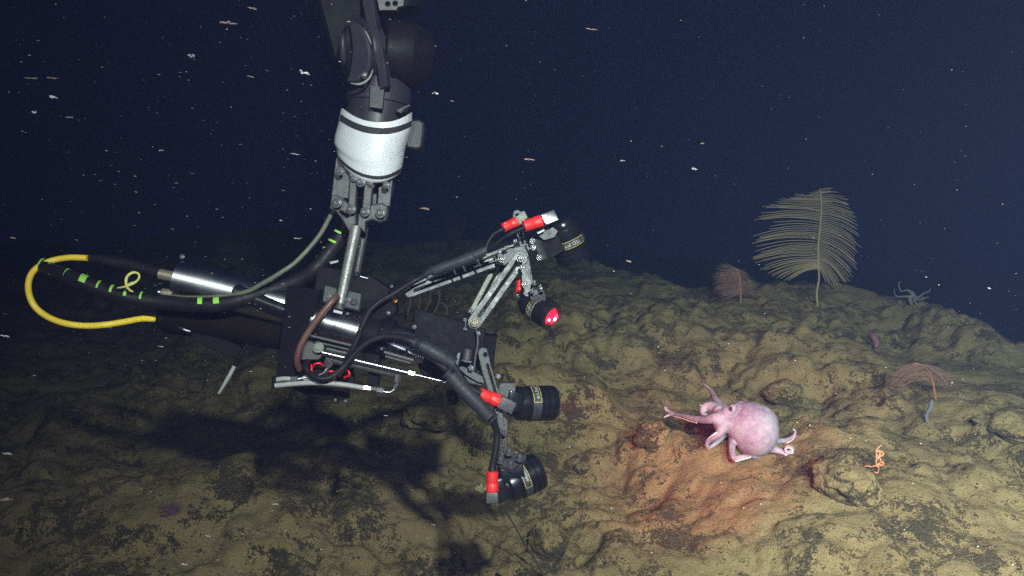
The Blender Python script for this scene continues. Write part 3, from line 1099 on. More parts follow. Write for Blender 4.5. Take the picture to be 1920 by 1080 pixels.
    # black cables
    part(MB().tube([Q(790, 640, -.12), Q(766, 634, -.115), Q(738, 630, -.11), Q(712, 633, -.11), Q(690, 642, -.11), Q(668, 660, -.11), Q(648, 684, -.11), Q(632, 700, -.115),
                    Q(614, 709, -.12), Q(596, 709, -.12), Q(580, 700, -.11), Q(573, 688, -.10), Q(577, 678, -.08)], 5.6 * k), 'loop_cable', 'rubber')
    part(MB().tube([Q(648, 676, -.09), Q(660, 656, -.10), Q(672, 630, -.10), Q(682, 604, -.10), Q(694, 582, -.09), Q(712, 566, -.08), Q(736, 552, -.07), Q(758, 538, -.06),
                    Q(780, 525, -.05), Q(800, 515, -.05)], 5.2 * k), 'upper_cable', 'rubber')
    part(MB().tube([Q(792, 518, -.045), Q(806, 510, -.05), Q(814, 508, -.05), Q(838, 499, -.05), Q(842, 498, -.05), Q(862, 491, -.05), Q(884, 482, -.05), Q(888, 480, -.05), Q(906, 472, -.05), Q(916, 465, -.05)],
                   [5 * k, 6 * k, 9 * k, 10.5 * k, 9.4 * k, 10.4 * k, 10.6 * k, 9 * k, 9 * k, 6 * k], 16), 'cable_splice', 'sleeve')
    part(MB().tube([Q(908, 470, -.05), Q(915, 455, -.05), Q(925, 440, -.045), Q(938, 432, -.04), Q(946, 428, -.04)], 3.4 * k), 'lamp_cable', 'rubber')
    part(MB().tube([Q(908, 472, -.05), Q(925, 462, -.06), Q(945, 446, -.07), Q(962, 436, -.075), Q(984, 427, -.07)], 4 * k), 'lamp_cable', 'rubber')
    # upper bracket: slotted bars
    def bar(p, q, hw, dd, m='alu', slot=None, shw=2.4, th=0.006, nrm=(0.05, -0.1, -1), extra=(), name='bracket_bar', hw2=None):
        hs = ([capsule(slot[0], slot[1], shw, 6)] if slot else []) + [disc(c, r_, 10) for c, r_ in extra]
        return part(MB().plate(capsule(p, q, hw, hw2=hw2), th, dd=dd, holes=hs, nrm=nrm), name, m)

    bar((780, 537), (1000, 455), 11, 0.025, slot=((806, 528), (930, 481)), shw=3)
    bar((893, 583), (938, 497), 12, 0.03, 'alupale', slot=((898, 572), (934, 504)), shw=2.8)
    b1 = bar((768, 548), (948, 484), 10, -0.02, slot=((778, 545), (930, 490)), shw=2.4)
    part(MB().plate([(926, 480), (960, 464), (990, 460), (994, 476), (986, 490), (966, 484), (946, 498), (930, 496)], 0.006, dd=-0.012), 'knee_plate', 'alu')
    # upright carrying the two upper lamps
    part(MB().plate([(961, 404), (963, 396), (970, 393), (977, 397), (979, 404), (984, 440), (1001, 534), (996, 536), (978, 478), (969, 440)], 0.006, dd=0.0,
                    holes=[disc((970, 404), 3.2), capsule((974, 420), (980, 456), 1.6, 5)]), 'upright', 'alu')
    bar((984, 494), (989, 548), 9, 0.0, 'jaw', extra=(((984, 533), 3),))
    bar((890, 604), (976, 484), 13.5, -0.035, slot=((899, 592), (967, 496)), shw=2.6)
    part(MB().plate([(1003, 451), (1010, 450), (1026, 486), (1018, 490)], 0.02, dd=-0.03, nrm=(-.5, 0, -1)), 'lamp_bracket', 'jaw')
    part(MB().plate([(985, 458), (1006, 448), (1010, 458), (1000, 468), (990, 472)], 0.01, dd=-0.02), 'lamp_bracket', 'alu')
    part(MB().plate([(1010, 448), (1040, 432), (1060, 470), (1030, 486), (1020, 470)], 0.03, dd=0.01), 'lamp_bracket', 'black')
    for px, py, r, m in ((941, 485, 7.5, 'fastener'), (976, 484, 7.5, 'fastener'), (980, 501, 6, 'fastener'), (984, 532, 6, 'fastener'), (890, 605, 8, 'brass'), (998, 452, 5.5, 'fastener'),
                         (1000, 464, 5.5, 'fastener'), (1011, 483, 5.5, 'fastener'), (966, 452, 4, 'fastener'), (936, 472, 3.5, 'fastener'), (872, 600, 3.5, 'fastener'), (872, 617, 3.5, 'fastener')):
        bolt(root, px, py, r, -0.047, m)
    bolt(root, 883, 583, 5, 0.02)
    bolt(root, 897, 625, 4, -0.06)
    bolt(root, 777, 613, 4, -0.075)
    part(MB().plate([(872, 598), (875, 598), (874, 620), (871, 620)], 0.02, dd=-.04), 'clip', 'alu')
    part(MB().plate([(735, 546), (760, 533), (763, 536), (752, 543), (748, 548), (744, 546)], 0.01, dd=-.03), 'clip', 'alu')
    part(MB().plate([(910, 477), (924, 473), (926, 477), (914, 483)], 0.01, dd=-.06), 'clip', 'alupale')
    part(MB().plate([(945, 463), (954, 460), (957, 463), (949, 466)], 0.01, dd=-.05), 'clip', 'alupale')
    part(MB().plate([(976, 398), (983, 396), (990, 409), (981, 415)], 0.02, dd=0.02), 'plug', 'alupale')
    for px, py in ((812, 509), (840, 499), (856, 493), (888, 480)):        # ties round the splice
        d = (Q(px + 6, py - 2.2, -.05) - Q(px, py, -.05)).normalized()
        part(MB().lathe(Q(px, py, -.05), d, [(0, 8 * k), (0.2 * k, 11 * k), (2.2 * k, 11 * k), (2.4 * k, 8 * k)], 20), 'cable_tie', 'strap')
    for px, py in ((848, 505), (866, 499), (894, 490)):
        part(MB().plate([(px, py), (px + 4, py - 2), (px + 9, py + 9), (px + 6, py + 12)], 0.004, dd=-.06), 'cable_tie', 'strap')

    # lamps of the upper bracket
    aim = G(1300, 850)
    la = lamp(root, Q(1049, 412, 0.02), (0.36, 0.88, 0.30), 33, 84, (-0.1, 0, -1), False, -1)
    connector(la, Q(981, 425, -.06), Q(1016, 414, -.05), Q(1040, 404, -.04), 11, 'steel')
    connector(la, Q(942, 428, -.03), Q(970, 415, -.02), Q(982, 408, -.02), 9, 'alupale')
    part(MB().plate([(1006, 436), (1020, 429), (1022, 433), (1009, 440)], 0.006, dd=-.03), 'white_tag', 'labelw', la)
    part(MB().plate([(1005, 440), (1036, 426), (1046, 434), (1040, 446), (1020, 452)], 0.03, dd=0.0), 'lamp_mount', 'lamp', la)
    lb = lamp(root, Q(982, 560, 0.03), (0.78, 0.50, -0.62), 27, 74, (-0.7, 0.0, -1), True, 1, aim, 60)
    connector(lb, Q(975, 522, 0.02), Q(974, 550, 0.02), Q(976, 566, 0.02), 7, 'lamp')
    part(MB().plate([(991, 548), (1018, 541), (1024, 556), (1022, 570), (996, 572)], 0.035, dd=0.0), 'lamp_mount', 'lamp', lb)
    part(MB().plate([(990, 547), (1012, 540), (1022, 547), (1000, 556)], 0.02, dd=-0.01), 'mount_plate', 'jaw', lb)
    for px, py in ((998, 549), (1013, 541), (1015, 546), (1002, 533)):
        bolt(lb, px, py, 4.5, -0.03, h=1.6, nrm=(0, -1, -.3))

    # lower bracket
    part(MB().plate([(858, 688), (868, 686), (905, 704), (909, 718), (896, 716), (874, 703)], 0.02, dd=-.06), 'arm_link', 'alu')
    part(MB().plate([(858, 690), (866, 700), (905, 718), (904, 722), (880, 718), (860, 700)], 0.02, dd=-.05), 'arm_link', 'jaw')
    st = part(MB().cyl(Q(878, 654, -.075), Q(874, 678, -.075), 7.5 * k, 20, .2), 'stud', 'jaw')
    part(MB().cyl(Q(875, 674, -.075), Q(874, 679, -.075), 9 * k, 20, .2), 'washer', 'steel', st)
    part(MB().plate([(858, 661), (863, 661), (858, 686), (853, 686)], 0.006, dd=-.08), 'clip', 'steel')
    part(MB().plate([(896, 664), (898, 655), (905, 651), (913, 654), (916, 664), (922, 690), (938, 742), (946, 796), (936, 806), (931, 780), (905, 700)], 0.007, dd=-.075,
                    holes=[disc((910, 665), 4), capsule((914, 684), (929, 736), 2, 5)]), 'lower_upright', 'alu')
    part(MB().plate([(932, 734), (938, 716), (966, 717), (967, 730), (958, 748), (936, 756)], 0.03, dd=-.03), 'lamp_bracket', 'jaw')
    part(MB().plate(capsule((944, 790), (944, 812), 8), 0.008, dd=-.07, holes=[disc((944, 811), 3)]), 'pivot_link', 'jaw')
    bolt(root, 944, 811, 5.5, -.085, 'jaw')
    bolt(root, 934, 706, 5, -.06)
    bolt(root, 883, 690, 5, -.085)
    part(MB().plate([(940, 815), (950, 815), (949, 856), (938, 858)], 0.012, dd=-.055, holes=[capsule((944, 826), (944, 846), 1.4, 5)]), 'lower_link', 'jaw')
    part(MB().plate([(838, 732), (857, 733), (860, 752), (854, 760), (840, 752)], 0.012, dd=0.0, holes=[disc((849, 746), 3)]), 'lug', 'black')
    # cables to the lower lamps
    part(MB().tube([Q(720, 631, -.11), Q(745, 632, -.115), Q(766, 638, -.12), Q(782, 645, -.12)], 6.4 * k), 'lower_cable', 'rubber')
    part(MB().tube([Q(770, 640, -.12), Q(782, 645, -.12), Q(790, 648, -.125), Q(794, 650, -.125), Q(812, 660, -.125), Q(828, 669, -.125), Q(832, 672, -.125), Q(850, 683, -.12)],
                   [6 * k, 8 * k, 9 * k, 11.5 * k, 12 * k, 12.5 * k, 11 * k, 11.5 * k], 18), 'cable_splice', 'sleeve')
    part(MB().tube([Q(772, 645, -.115), Q(790, 660, -.12), Q(812, 674, -.12), Q(836, 692, -.12), Q(848, 704, -.125)], [5 * k, 6 * k, 6 * k, 7 * k, 11 * k]), 'lower_cable', 'rubber')
    part(MB().tube([Q(840, 700, -.125), Q(848, 708, -.125), Q(866, 728, -.125), Q(890, 752, -.125), Q(918, 782, -.12)], [9 * k, 12.5 * k, 13 * k, 13 * k, 12 * k], 18), 'cable_splice', 'sleeve')
    part(MB().tube([Q(848, 682, -.12), Q(858, 698, -.12), Q(872, 718, -.12), Q(886, 730, -.12), Q(902, 738, -.12)], [7 * k, 6.4 * k, 6 * k, 5 * k, 5 * k]), 'lower_cable', 'rubber')
    part(MB().tube([Q(916, 780, -.12), Q(926, 795, -.11), Q(932, 812, -.10), Q(930, 840, -.10), Q(924, 870, -.10), Q(923, 886, -.10)], [7 * k, 6 * k, 6 * k, 6 * k, 6 * k, 8 * k]), 'lower_cable', 'rubber')
    for px, py, dx, dy in ((848, 683, 8, 5), (838, 698, 9, 9), (922, 786, 8, 8)):
        d = (Q(px + dx, py + dy, -.125) - Q(px, py, -.125)).normalized()
        part(MB().lathe(Q(px, py, -.122), d, [(0, 10 * k), (.2 * k, 13.5 * k), (3 * k, 13.5 * k), (3.2 * k, 10 * k)], 20), 'cable_tie', 'strap')
    # lower lamps
    lc = lamp(root, Q(952, 757, -.02), (0.90, 0.02, 0.30), 33, 92, (0.25, -0.95, -.35), False, -1, G(1350, 850) + Vector((0, 0, .08)), 140)
    connector(lc, Q(898, 738, -.10), Q(936, 752, -.09), Q(963, 765, -.085), 11.5, 'jaw')
    part(MB().box(Q(962, 752, -.03), C(14, 4, 4) * k, C(-4, 18, 0) * k, C(-6, 0, 18) * k), 'lamp_mount', 'lamp', lc)
    ld = lamp(root, Q(938, 916, -.045), (0.86, -0.34, 0.34), 35, 82, (0.3, -0.75, -.75), False, -1, aim, 50)
    connector(ld, Q(923, 883, -.10), Q(923, 922, -.10), Q(923, 942, -.10), 11, 'jaw')
    part(MB().box(Q(938, 916, -.05), C(8, -4, 2) * k, C(5, 20, 0) * k, C(-4, 0, 18) * k), 'lamp_mount', 'lamp', ld)
    part(MB().plate([(929, 862), (950, 850), (986, 858), (986, 864), (964, 880), (962, 884), (932, 872)], 0.012, dd=-.06, nrm=(0.1, -1.1, -.8), at=(958, 866)), 'mount_plate', 'jaw', ld)
    part(MB().box(Q(958, 885, -.05), C(20, -6, 3) * k, C(3, 14, 0) * k, C(-4, 0, 16) * k), 'lamp_mount', 'lamp', ld)
    for px, py in ((938, 866), (957, 874), (974, 862), (954, 851)):
        bolt(ld, px, py, 7.5, -.075, 'alu', h=1.5, nrm=(.1, -1, -.35))
    return root


build_instrument()


# ------------------------------------------------------------------ hoses and cable bundle
def build_hoses():
    k = U
    yb = tag(empty('cable_bundle', Q(240, 560)), 'thick black cable bundle wrapped with lime green tape rings', 'cable')
    path = [(76, 496, .02), (90, 505, 0), (125, 518, -.02), (157, 530, -.03), (185, 541, -.03), (210, 549, -.03), (237, 556, -.03), (266, 562, -.025), (296, 566, -.02), (335, 570, -.02),
            (378, 572, -.025), (409, 571, -.025), (450, 562, -.02), (500, 547, 0.0), (548, 530, 0.02), (586, 508, 0.05), (612, 480, 0.06), (636, 446, 0.07), (654, 405, 0.08), (672, 350, 0.09), (690, 290, 0.10)]
    pts = [Q(*p) for p in path]
    MB().tube(pts, [13 * k, 13.5 * k] + [14.5 * k] * (len(pts) - 2), 20, 8).build('wrapped_cable', 'rubber', yb)
    MB().tube([Q(163, 484, .03), Q(200, 489, .03), Q(250, 499, .03), Q(302, 513, .02)], [7 * k, 12 * k, 13 * k, 10 * k], 16).build('black_hose', 'rubber', yb)

    def ring(px, py, dx, dy, dd, r, wd):
        d = (Q(px + dx, py + dy, dd) - Q(px, py, dd)).normalized()
        up = C(0.05, -0.75, -0.65)
        up = (up - d * up.dot(d)).normalized()
        sd = d.cross(up)
        mb = MB()
        V, n = [], 12
        for lay in (r + .3, r - 1):
            for i in range(n + 1):
                t = -1.05 + 1.75 * i / n
                for e in (-.5, .5):
                    sl_ = d * (e * wd * k + (t * 2.2) * k)
                    V.append(Q(px, py, dd) + sl_ + (up * math.cos(t) + sd * math.sin(t)) * lay * k)
        m = 2 * (n + 1)
        Fc = [(2 * i, 2 * i + 2, 2 * i + 3, 2 * i + 1) for i in range(n)] + [(m + 2 * i, m + 2 * i + 1, m + 2 * i + 3, m + 2 * i + 2) for i in range(n)]
        for i in range(n):
            Fc += [(2 * i, m + 2 * i, m + 2 * i + 2, 2 * i + 2), (2 * i + 1, 2 * i + 3, m + 2 * i + 3, m + 2 * i + 1)]
        Fc += [(0, 1, m + 1, m), (2 * n, m + 2 * n, m + 2 * n + 1, 2 * n + 1)]
        mb.add(V, Fc).build('tape_ring', 'lime', yb)

    for px, py, dx, dy, dd, wd in ((76, 498, 10, 6, .01, 3), (91, 506, 10, 5, 0, 3), (126, 519, 10, 4, -.02, 7), (157, 530, 10, 4, -.03, 13), (185, 541, 10, 3.6, -.03, 4), (210, 549, 10, 3, -.03, 5),
                                   (237, 556, 10, 2.5, -.03, 6), (266, 562, 10, 2, -.025, 4), (378, 572, 10, 0, -.025, 9), (409, 571, 10, -1, -.025, 11)):
        ring(px, py, dx, dy, dd, 14.9, wd)
    for px, py in ((606, 487), (619, 470), (629, 455), (640, 438)):
        ring(px, py, 6, -9, .065, 14.9, 4)
    MB().plate([(617, 491), (634, 487), (635, 492), (620, 496)], 0.003, dd=.04).build('cable_tag', 'clear', yb)
    MB().tube([Q(220, 540, -.06), Q(236, 537, -.065), Q(254, 529, -.06), Q(261, 520, -.06), Q(259, 513, -.06), Q(251, 511, -.065), Q(243, 514, -.07), Q(237, 522, -.07), Q(237, 534, -.07), Q(242, 543, -.065), Q(249, 547, -.06)],
              [1.2 * k, 2.2 * k, 2.2 * k, 2 * k, 2 * k, 2.4 * k, 2.6 * k, 2.6 * k, 2.4 * k, 2.2 * k, 1.4 * k], 8).build('cable_tie', 'tie', yb)
    MB().tube([Q(238, 536, -.05), Q(244, 532, -.05), Q(252, 530, -.05)], 2.5 * k).build('tag', 'white', yb)
    y = MB().tube([Q(164, 484, .02), Q(132, 483, .02), Q(104, 487, .015), Q(84, 494, .005), Q(66, 505, 0), Q(56, 520, -.01), Q(53, 540, -.02), Q(58, 562, -.03), Q(71, 581, -.03), Q(95, 597, -.03), Q(125, 607, -.03),
                   Q(161, 611, -.025), Q(198, 609, -.02), Q(236, 603, 0), Q(264, 598, .02), Q(290, 598, .04)], 6.0 * k, 16, 8).build('hose', 'yellow', loc=Q(160, 560))
    tag(y, 'bright yellow hose looping round the left end of the instrument', 'hose')
    g = MB().tube([Q(630, 388, .03), Q(621, 402, .02), Q(597, 444, 0), Q(557, 489, -.02), Q(525, 512, -.03), Q(490, 533, -.03), Q(465, 546, -.03), Q(430, 553, -.03), Q(390, 556, -.03), Q(350, 556, -.025), Q(326, 554, -.02)],
                  [4.6 * k] * 7 + [3.4 * k, 2.4 * k, 2 * k, 2 * k], 12, 8).build('thin_hose', 'hose', loc=Q(557, 489))
    tag(g, 'thin grey green hose curving from the gripper down to the polished tube', 'hose')


build_hoses()


# ------------------------------------------------------------------ octopus
def build_octopus():
    base = G(1400, 862)
    d0 = (base - CAM).dot(AZ)
    k = d0 / F
    gd = lambda px, py, lift=0.0: G(px, py) - AZ * 0.0 + Vector((0, 0, lift * k))
    O = lambda px, py, dd=0.0: P(px, py, d0 + dd)
    mb = MB()

    def chain(pts, rads, n=10):
        """overlapping balls along a smooth path"""
        pts = [Vector(p) for p in pts]
        out = []
        m = len(pts)
        for i in range(m - 1):
            p0 = pts[i - 1] if i else pts[i] * 2 - pts[i + 1]
            p1, p2 = pts[i], pts[i + 1]
            p3 = pts[i + 2] if i + 2 < m else pts[i + 1] * 2 - pts[i]
            nn = max(3, int((p2 - p1).length / (0.45 * max(0.0022, min(rads[i], rads[i + 1]) * k))))
            for j in range(nn):
                t = j / nn
                q = 0.5 * (2 * p1 + (p2 - p0) * t + (2 * p0 - 5 * p1 + 4 * p2 - p3) * t * t + (3 * p1 - p0 - 3 * p2 + p3) * t ** 3)
                out.append((q, (rads[i] + (rads[i + 1] - rads[i]) * t) * k))
        out.append((pts[-1], rads[-1] * k))
        for q, r in out:
            mb.ball(q, max(r, 0.0021), 2)
        return out

    # mantle: a full sac narrowing towards the head at its upper left
    mb.ball(O(1414, 806, .02), 46 * k, 4, scale=(1, 1, 1))
    mb.ball(O(1416, 812, .015), 44 * k, 4)
    mb.ball(O(1404, 796, .02), 44 * k, 4)
    mb.ball(O(1396, 788, .03), 37 * k, 4)
    mb.ball(O(1420, 796, .03), 39 * k, 4)
    mb.ball(O(1398, 778, .02), 24 * k, 3)
    mb.ball(O(1384, 774, .01), 19 * k, 3)
    mb.ball(O(1390, 770, .03), 19 * k, 3)
    # head with the eye bump, arm crown
    mb.ball(O(1374, 767, -.018), 9 * k, 3)
    mb.ball(O(1372, 768, .045), 10 * k, 3)
    mb.ball(O(1366, 778, .0), 17 * k, 3)
    mb.ball(O(1360, 788, .0), 15 * k, 3)
    mb.ball(O(1352, 780, .01), 13 * k, 3)
    for q, r in (((1346, 788, .0), 12), ((1352, 798, .0), 13), ((1340, 786, .01), 10), ((1358, 800, .01), 14), ((1346, 798, .01), 9), ((1348, 770, .03), 11)):
        mb.ball(O(*q), r * k, 3)
    A = []
    A.append(chain([O(1364, 784, .0), O(1342, 784, .0), O(1322, 787, .03), O(1300, 785, .08), O(1280, 780, .13), O(1264, 776, .17), O(1253, 771, .19), O(1247, 765, .19)], [14, 11, 8, 6, 4.8, 4.2, 3.8, 3.4]))
    A.append(chain([O(1262, 776, .17), O(1252, 779, .18), O(1246, 782, .18)], [4, 3, 1.8]))
    A.append(chain([O(1364, 774, .03), O(1344, 766, .06), O(1329, 762, .08), O(1319, 767, .08), O(1318, 776, .07), O(1325, 777, .06)], [13, 12, 10, 8, 4, 2.5]))
    A.append(chain([O(1368, 770, .05), O(1352, 762, .09), O(1342, 750, .14), O(1336, 738, .2), O(1329, 728, .24), O(1317, 718, .28)], [11, 8.5, 7, 5.2, 3.8, 1.6]))
    # webbed arms under the crown
    A.append(chain([O(1362, 792, .0), O(1354, 802, -.01), O(1349, 813, -.015), O(1338, 820, -.01), O(1328, 828, -.0), O(1326, 835, .0), O(1330, 842, .0)], [15, 12, 8, 6.5, 5.5, 4, 2]))
    A.append(chain([O(1366, 792, .03), O(1360, 808, .05), O(1350, 822, .06), O(1340, 832, .06), O(1331, 839, .05)], [14, 9, 7, 5, 3]))
    A.append(chain([O(1378, 815, .05), O(1373, 832, .0), O(1373, 850, -.035), O(1378, 860, -.055), O(1392, 857, -.065), O(1407, 856, -.06)], [12, 7.5, 6.5, 6, 5.5, 2.5]))
    A.append(chain([O(1440, 826, .04), O(1456, 827, .05), O(1472, 826, .06), O(1484, 821, .07), O(1491, 813, .07), O(1490, 806, .07), O(1487, 804, .07)], [8, 6, 5, 4.2, 3.2, 2.2, 1.2]))
    A.append(chain([O(1436, 838, .0), O(1452, 843, .0), O(1466, 847, .0), O(1477, 849, -.005), O(1485, 845, -.01), O(1483, 838, -.015), O(1475, 838, -.02), O(1472, 844, -.02), O(1477, 847, -.02)],
                   [11, 7, 6, 5.2, 4.6, 3.8, 3, 2.4, 1.8]))
    A.append(chain([O(1396, 838, .02), O(1412, 852, .0), O(1428, 857, .02)], [14, 8, 4]))
    tmp = mb.build('octopus_tmp', 'octo')
    rm = tmp.modifiers.new('r', 'REMESH')
    rm.mode = 'VOXEL'
    rm.voxel_size = 0.0024
    sm = tmp.modifiers.new('s', 'SMOOTH')
    sm.factor = 0.5
    sm.iterations = 5
    dg = bpy.context.evaluated_depsgraph_get()
    dg.update()
    me = bpy.data.meshes.new_from_object(tmp.evaluated_get(dg))
    bpy.data.objects.remove(tmp)
    for v in me.vertices:
        v.co -= base
    me.shade_smooth()
    me.materials.clear()
    me.materials.append(M['octo'])
    me.name = 'octopus'
    o = bpy.data.objects.new('octopus', me)
    o.location = base
    COL.objects.link(o)
    tag(o, 'pale pink octopus with a round mantle crawling over the seafloor, arms outstretched', 'octopus')
    e = O(1370.5, 766.5, -.033)
    MB().ball(e, 1, 3, scale=(2.8 * k, 5 * k, 4.2 * k)).build('eye', 'eye', o)
    for idx, off in ((4, C(-.2, -.8, -.6)), (6, C(0.1, .55, -.8)), (7, C(0.1, .9, -.45)), (8, C(0, .7, -.7)), (0, C(0, .95, -.3)), (1, C(-.7, .3, -.6))):
        ch = A[idx]
        sk = MB()
        st = max(1, len(ch) // 26)
        for j in range(int(len(ch) * .3), len(ch), st):
            q, r = ch[j]
            f = off.normalized()
            sk.ball(q + f * max(r, .002) * 0.98, max(.0014, r * .34), 1)
        sk.build('sucker_row', 'sucker', o)
    return o


build_octopus()


# ------------------------------------------------------------------ corals and other animals
def bez(p0, p1, p2, n=7):
    return [p0 * (1 - t) ** 2 + p1 * 2 * t * (1 - t) + p2 * t * t for t in [i / n for i in range(n + 1)]]


def feather_coral():
    base = G(1534, 575)
    d0 = (base - CAM).dot(AZ)
    k = d0 / F
    rnd = random.Random(11)
    root = tag(empty('feather_coral', base), 'tall cream feather shaped coral standing on the ridge against dark water', 'coral')
    z = lambda X, Y, dd=0.0: P(1360 + X / 4.5, 340 + Y / 4.5, d0 + dd)
    st = [(775, 1010), (772, 930), (790, 820), (785, 700), (785, 540), (800, 380), (812, 240), (808, 130), (798, 62)]
    MB().tube([base - Vector((0, 0, .03))] + [z(*p) for p in st], [1.6 * k, 2.2 * k, 2.0 * k, 1.9 * k, 1.8 * k, 1.7 * k, 1.5 * k, 1.2 * k, 1 * k, .7 * k], 10).build('stalk', 'coral', root)

    def sx(Y):
        for i in range(len(st) - 1):
            if st[i][1] >= Y >= st[i + 1][1]:
                t = (st[i][1] - Y) / (st[i][1] - st[i + 1][1])
                return st[i][0] + (st[i + 1][0] - st[i][0]) * t
        return 798

    left = [(72, 712, 105), (100, 700, 130), (125, 590, 112), (145, 550, 140), (160, 470, 150), (185, 418, 172), (210, 385, 200), (240, 312, 210), (262, 345, 228), (285, 275, 304), (310, 243, 330), (335, 305, 322),
            (375, 380, 380), (405, 233, 462), (440, 280, 484), (465, 258, 496), (490, 222, 525), (530, 250, 592), (555, 236, 640), (580, 234, 660), (610, 240, 668), (635, 250, 695), (660, 295, 745),
            (675, 325, 756), (690, 360, 775), (700, 395, 802), (708, 430, 820), (715, 465, 822), (722, 497, 838), (730, 530, 838), (738, 545, 825)]
    right = [(70, 905, 60), (90, 880, 85), (105, 952, 92), (135, 1040, 163), (158, 1045, 212), (180, 1040, 195), (205, 1080, 270), (232, 1105, 308), (255, 1110, 345), (280, 1120, 377), (310, 1115, 413),
             (340, 1130, 468), (365, 1095, 500), (390, 1147, 562), (415, 1100, 548), (440, 1118, 600), (465, 1090, 632), (490, 1108, 702), (515, 1100, 680), (540, 1115, 755), (565, 1070, 770), (590, 1080, 812),
             (612, 1050, 850), (635, 1020, 858), (655, 1000, 850), (675, 975, 888), (692, 955, 898), (705, 930, 900), (720, 880, 875), (735, 850, 858)]

    for side, tab in ((-1, left), (1, right)):
        mb = MB()
        full = []
        for i, (Y, tx, ty) in enumerate(tab):
            full.append((Y, tx, ty))
            if i + 1 < len(tab):
                Y2, tx2, ty2 = tab[i + 1]
                u = rnd.uniform(.35, .65)
                sh = rnd.uniform(.86, 1.0)
                mx, my = tx + (tx2 - tx) * u, ty + (ty2 - ty) * u
                ys = (Y + Y2) / 2
                full.append((ys, sx(ys) + (mx - sx(ys)) * sh, ys + (my - ys) * sh))
        for Y, tx, ty in full:
            x0 = sx(Y)
            dy = ty - Y
            L = abs(tx - x0)
            c1 = (x0 + (tx - x0) * .5, Y + dy * .5 - (L * 0.10 + max(0, dy) * .22) * (1 if Y > 250 or side > 0 else -.1))
            dd = rnd.uniform(-.05, .05) - .04
            pts = bez(z(x0, Y), z(c1[0], c1[1], dd * .5), z(tx, ty, dd), 6)
            # slight flick at the tips
            pts[-1] = pts[-1] + AY * rnd.uniform(-2.5, 0.5) * k
            mb.tube(pts, [.72 * k] * 4 + [.7 * k, .65 * k, .45 * k], 6, 2)
        mb.build('frond', 'coral', root)


feather_coral()


def fine_fan(name, label, base_px, stem, tips, m_stem, m_fr, r, seed, sag=0.2, dz=.06, dd=0.0, cat='coral'):
    """a soft coral of many fine branches: stem points and branch tips in picture pixels"""
    base = G(*base_px)
    d0 = (base - CAM).dot(AZ) + dd
    k = d0 / F
    rnd = random.Random(seed)
    root = tag(empty(name, base), label, cat)
    S = [P(a, b, d0) for a, b in stem]
    MB().tube([base - Vector((0, 0, .01))] + S, [2.2 * k] + [2.0 * k] * (len(S) - 1) + [1.2 * k], 8).build('stem', m_stem, root)
    mb = MB()
    for i, (t, tx, ty) in enumerate(tips):
        f = t * (len(stem) - 1)
        j = min(int(f), len(stem) - 2)
        u = f - j
        a = (stem[j][0] + (stem[j + 1][0] - stem[j][0]) * u, stem[j][1] + (stem[j + 1][1] - stem[j][1]) * u)
        dd_ = rnd.uniform(-dz, dz * .4)
        mid = ((a[0] + tx) / 2 + rnd.uniform(-2, 2), (a[1] + ty) / 2 - abs(tx - a[0]) * sag)
        mb.tube(bez(P(*a, d0), P(*mid, d0 + dd_ * .5), P(tx, ty, d0 + dd_), 5), [r * k] * 4 + [r * .8 * k, r * .5 * k], 5, 2)
    mb.build('branches', m_fr, root)
    return root


rnd = random.Random(5)
tips = []
for i in range(260):
    t = rnd.uniform(.05, .98)
    a = rnd.uniform(-1, 1)
    if rnd.random() < .66:
        tips.append((t, 1388 - rnd.uniform(30, 54) * (0.75 + .25 * math.sin(t * 3)), 560 - t * 62 + rnd.uniform(-10, 10)))
    else:
        tips.append((t, 1388 + rnd.uniform(20, 44) * (1.1 - t * .75), 562 - t * 55 + rnd.uniform(-6, 12)))
fine_fan('bushy_coral', 'dusky pink bushy coral with red stem, left of the tall cream feather coral', (1388, 567), [(1389, 556), (1388, 535), (1386, 515), (1382, 503)], tips, 'orange', 'pinkcoral', .36, 21, .05)
tips = []
for i in range(130):
    t = rnd.uniform(.15, 1)
    if i % 2:
        tips.append((t, 1718 - rnd.uniform(15, 62), 700 + rnd.uniform(0, 28) + (1 - t) * 8))
    else:
        tips.append((t, 1740 + rnd.uniform(20, 60), 703 + rnd.uniform(0, 28) + (1 - t) * 6))
fine_fan('drooping_coral', 'drooping orange pink coral with fine hanging branches on the right slope', (1756, 748), [(1752, 732), (1748, 712), (1738, 692), (1722, 683), (1712, 682)], tips, 'orange', 'pinkcoral', .34, 22, .22)


def tubes_thing(name, label, cat, anchor, paths, m, lift=0.0, seg=8):
    base = G(*anchor)
    d0 = (base - CAM).dot(AZ)
    k = d0 / F
    mb = MB()
    for pts, rr in paths:
        mb.tube([P(p[0], p[1], d0 + (p[2] if len(p) > 2 else 0)) for p in pts], [q * k * (.72 if m == 'star' else 1) for q in rr] if isinstance(rr, (list, tuple)) else rr * k, seg, 5)
    o = mb.build(name, m, loc=base)
    return tag(o, label, cat)


def z4(*pts):
    return [(1500 + p[0] / 3.6, 640 + p[1] / 3.6) + tuple(p[2:]) for p in pts]


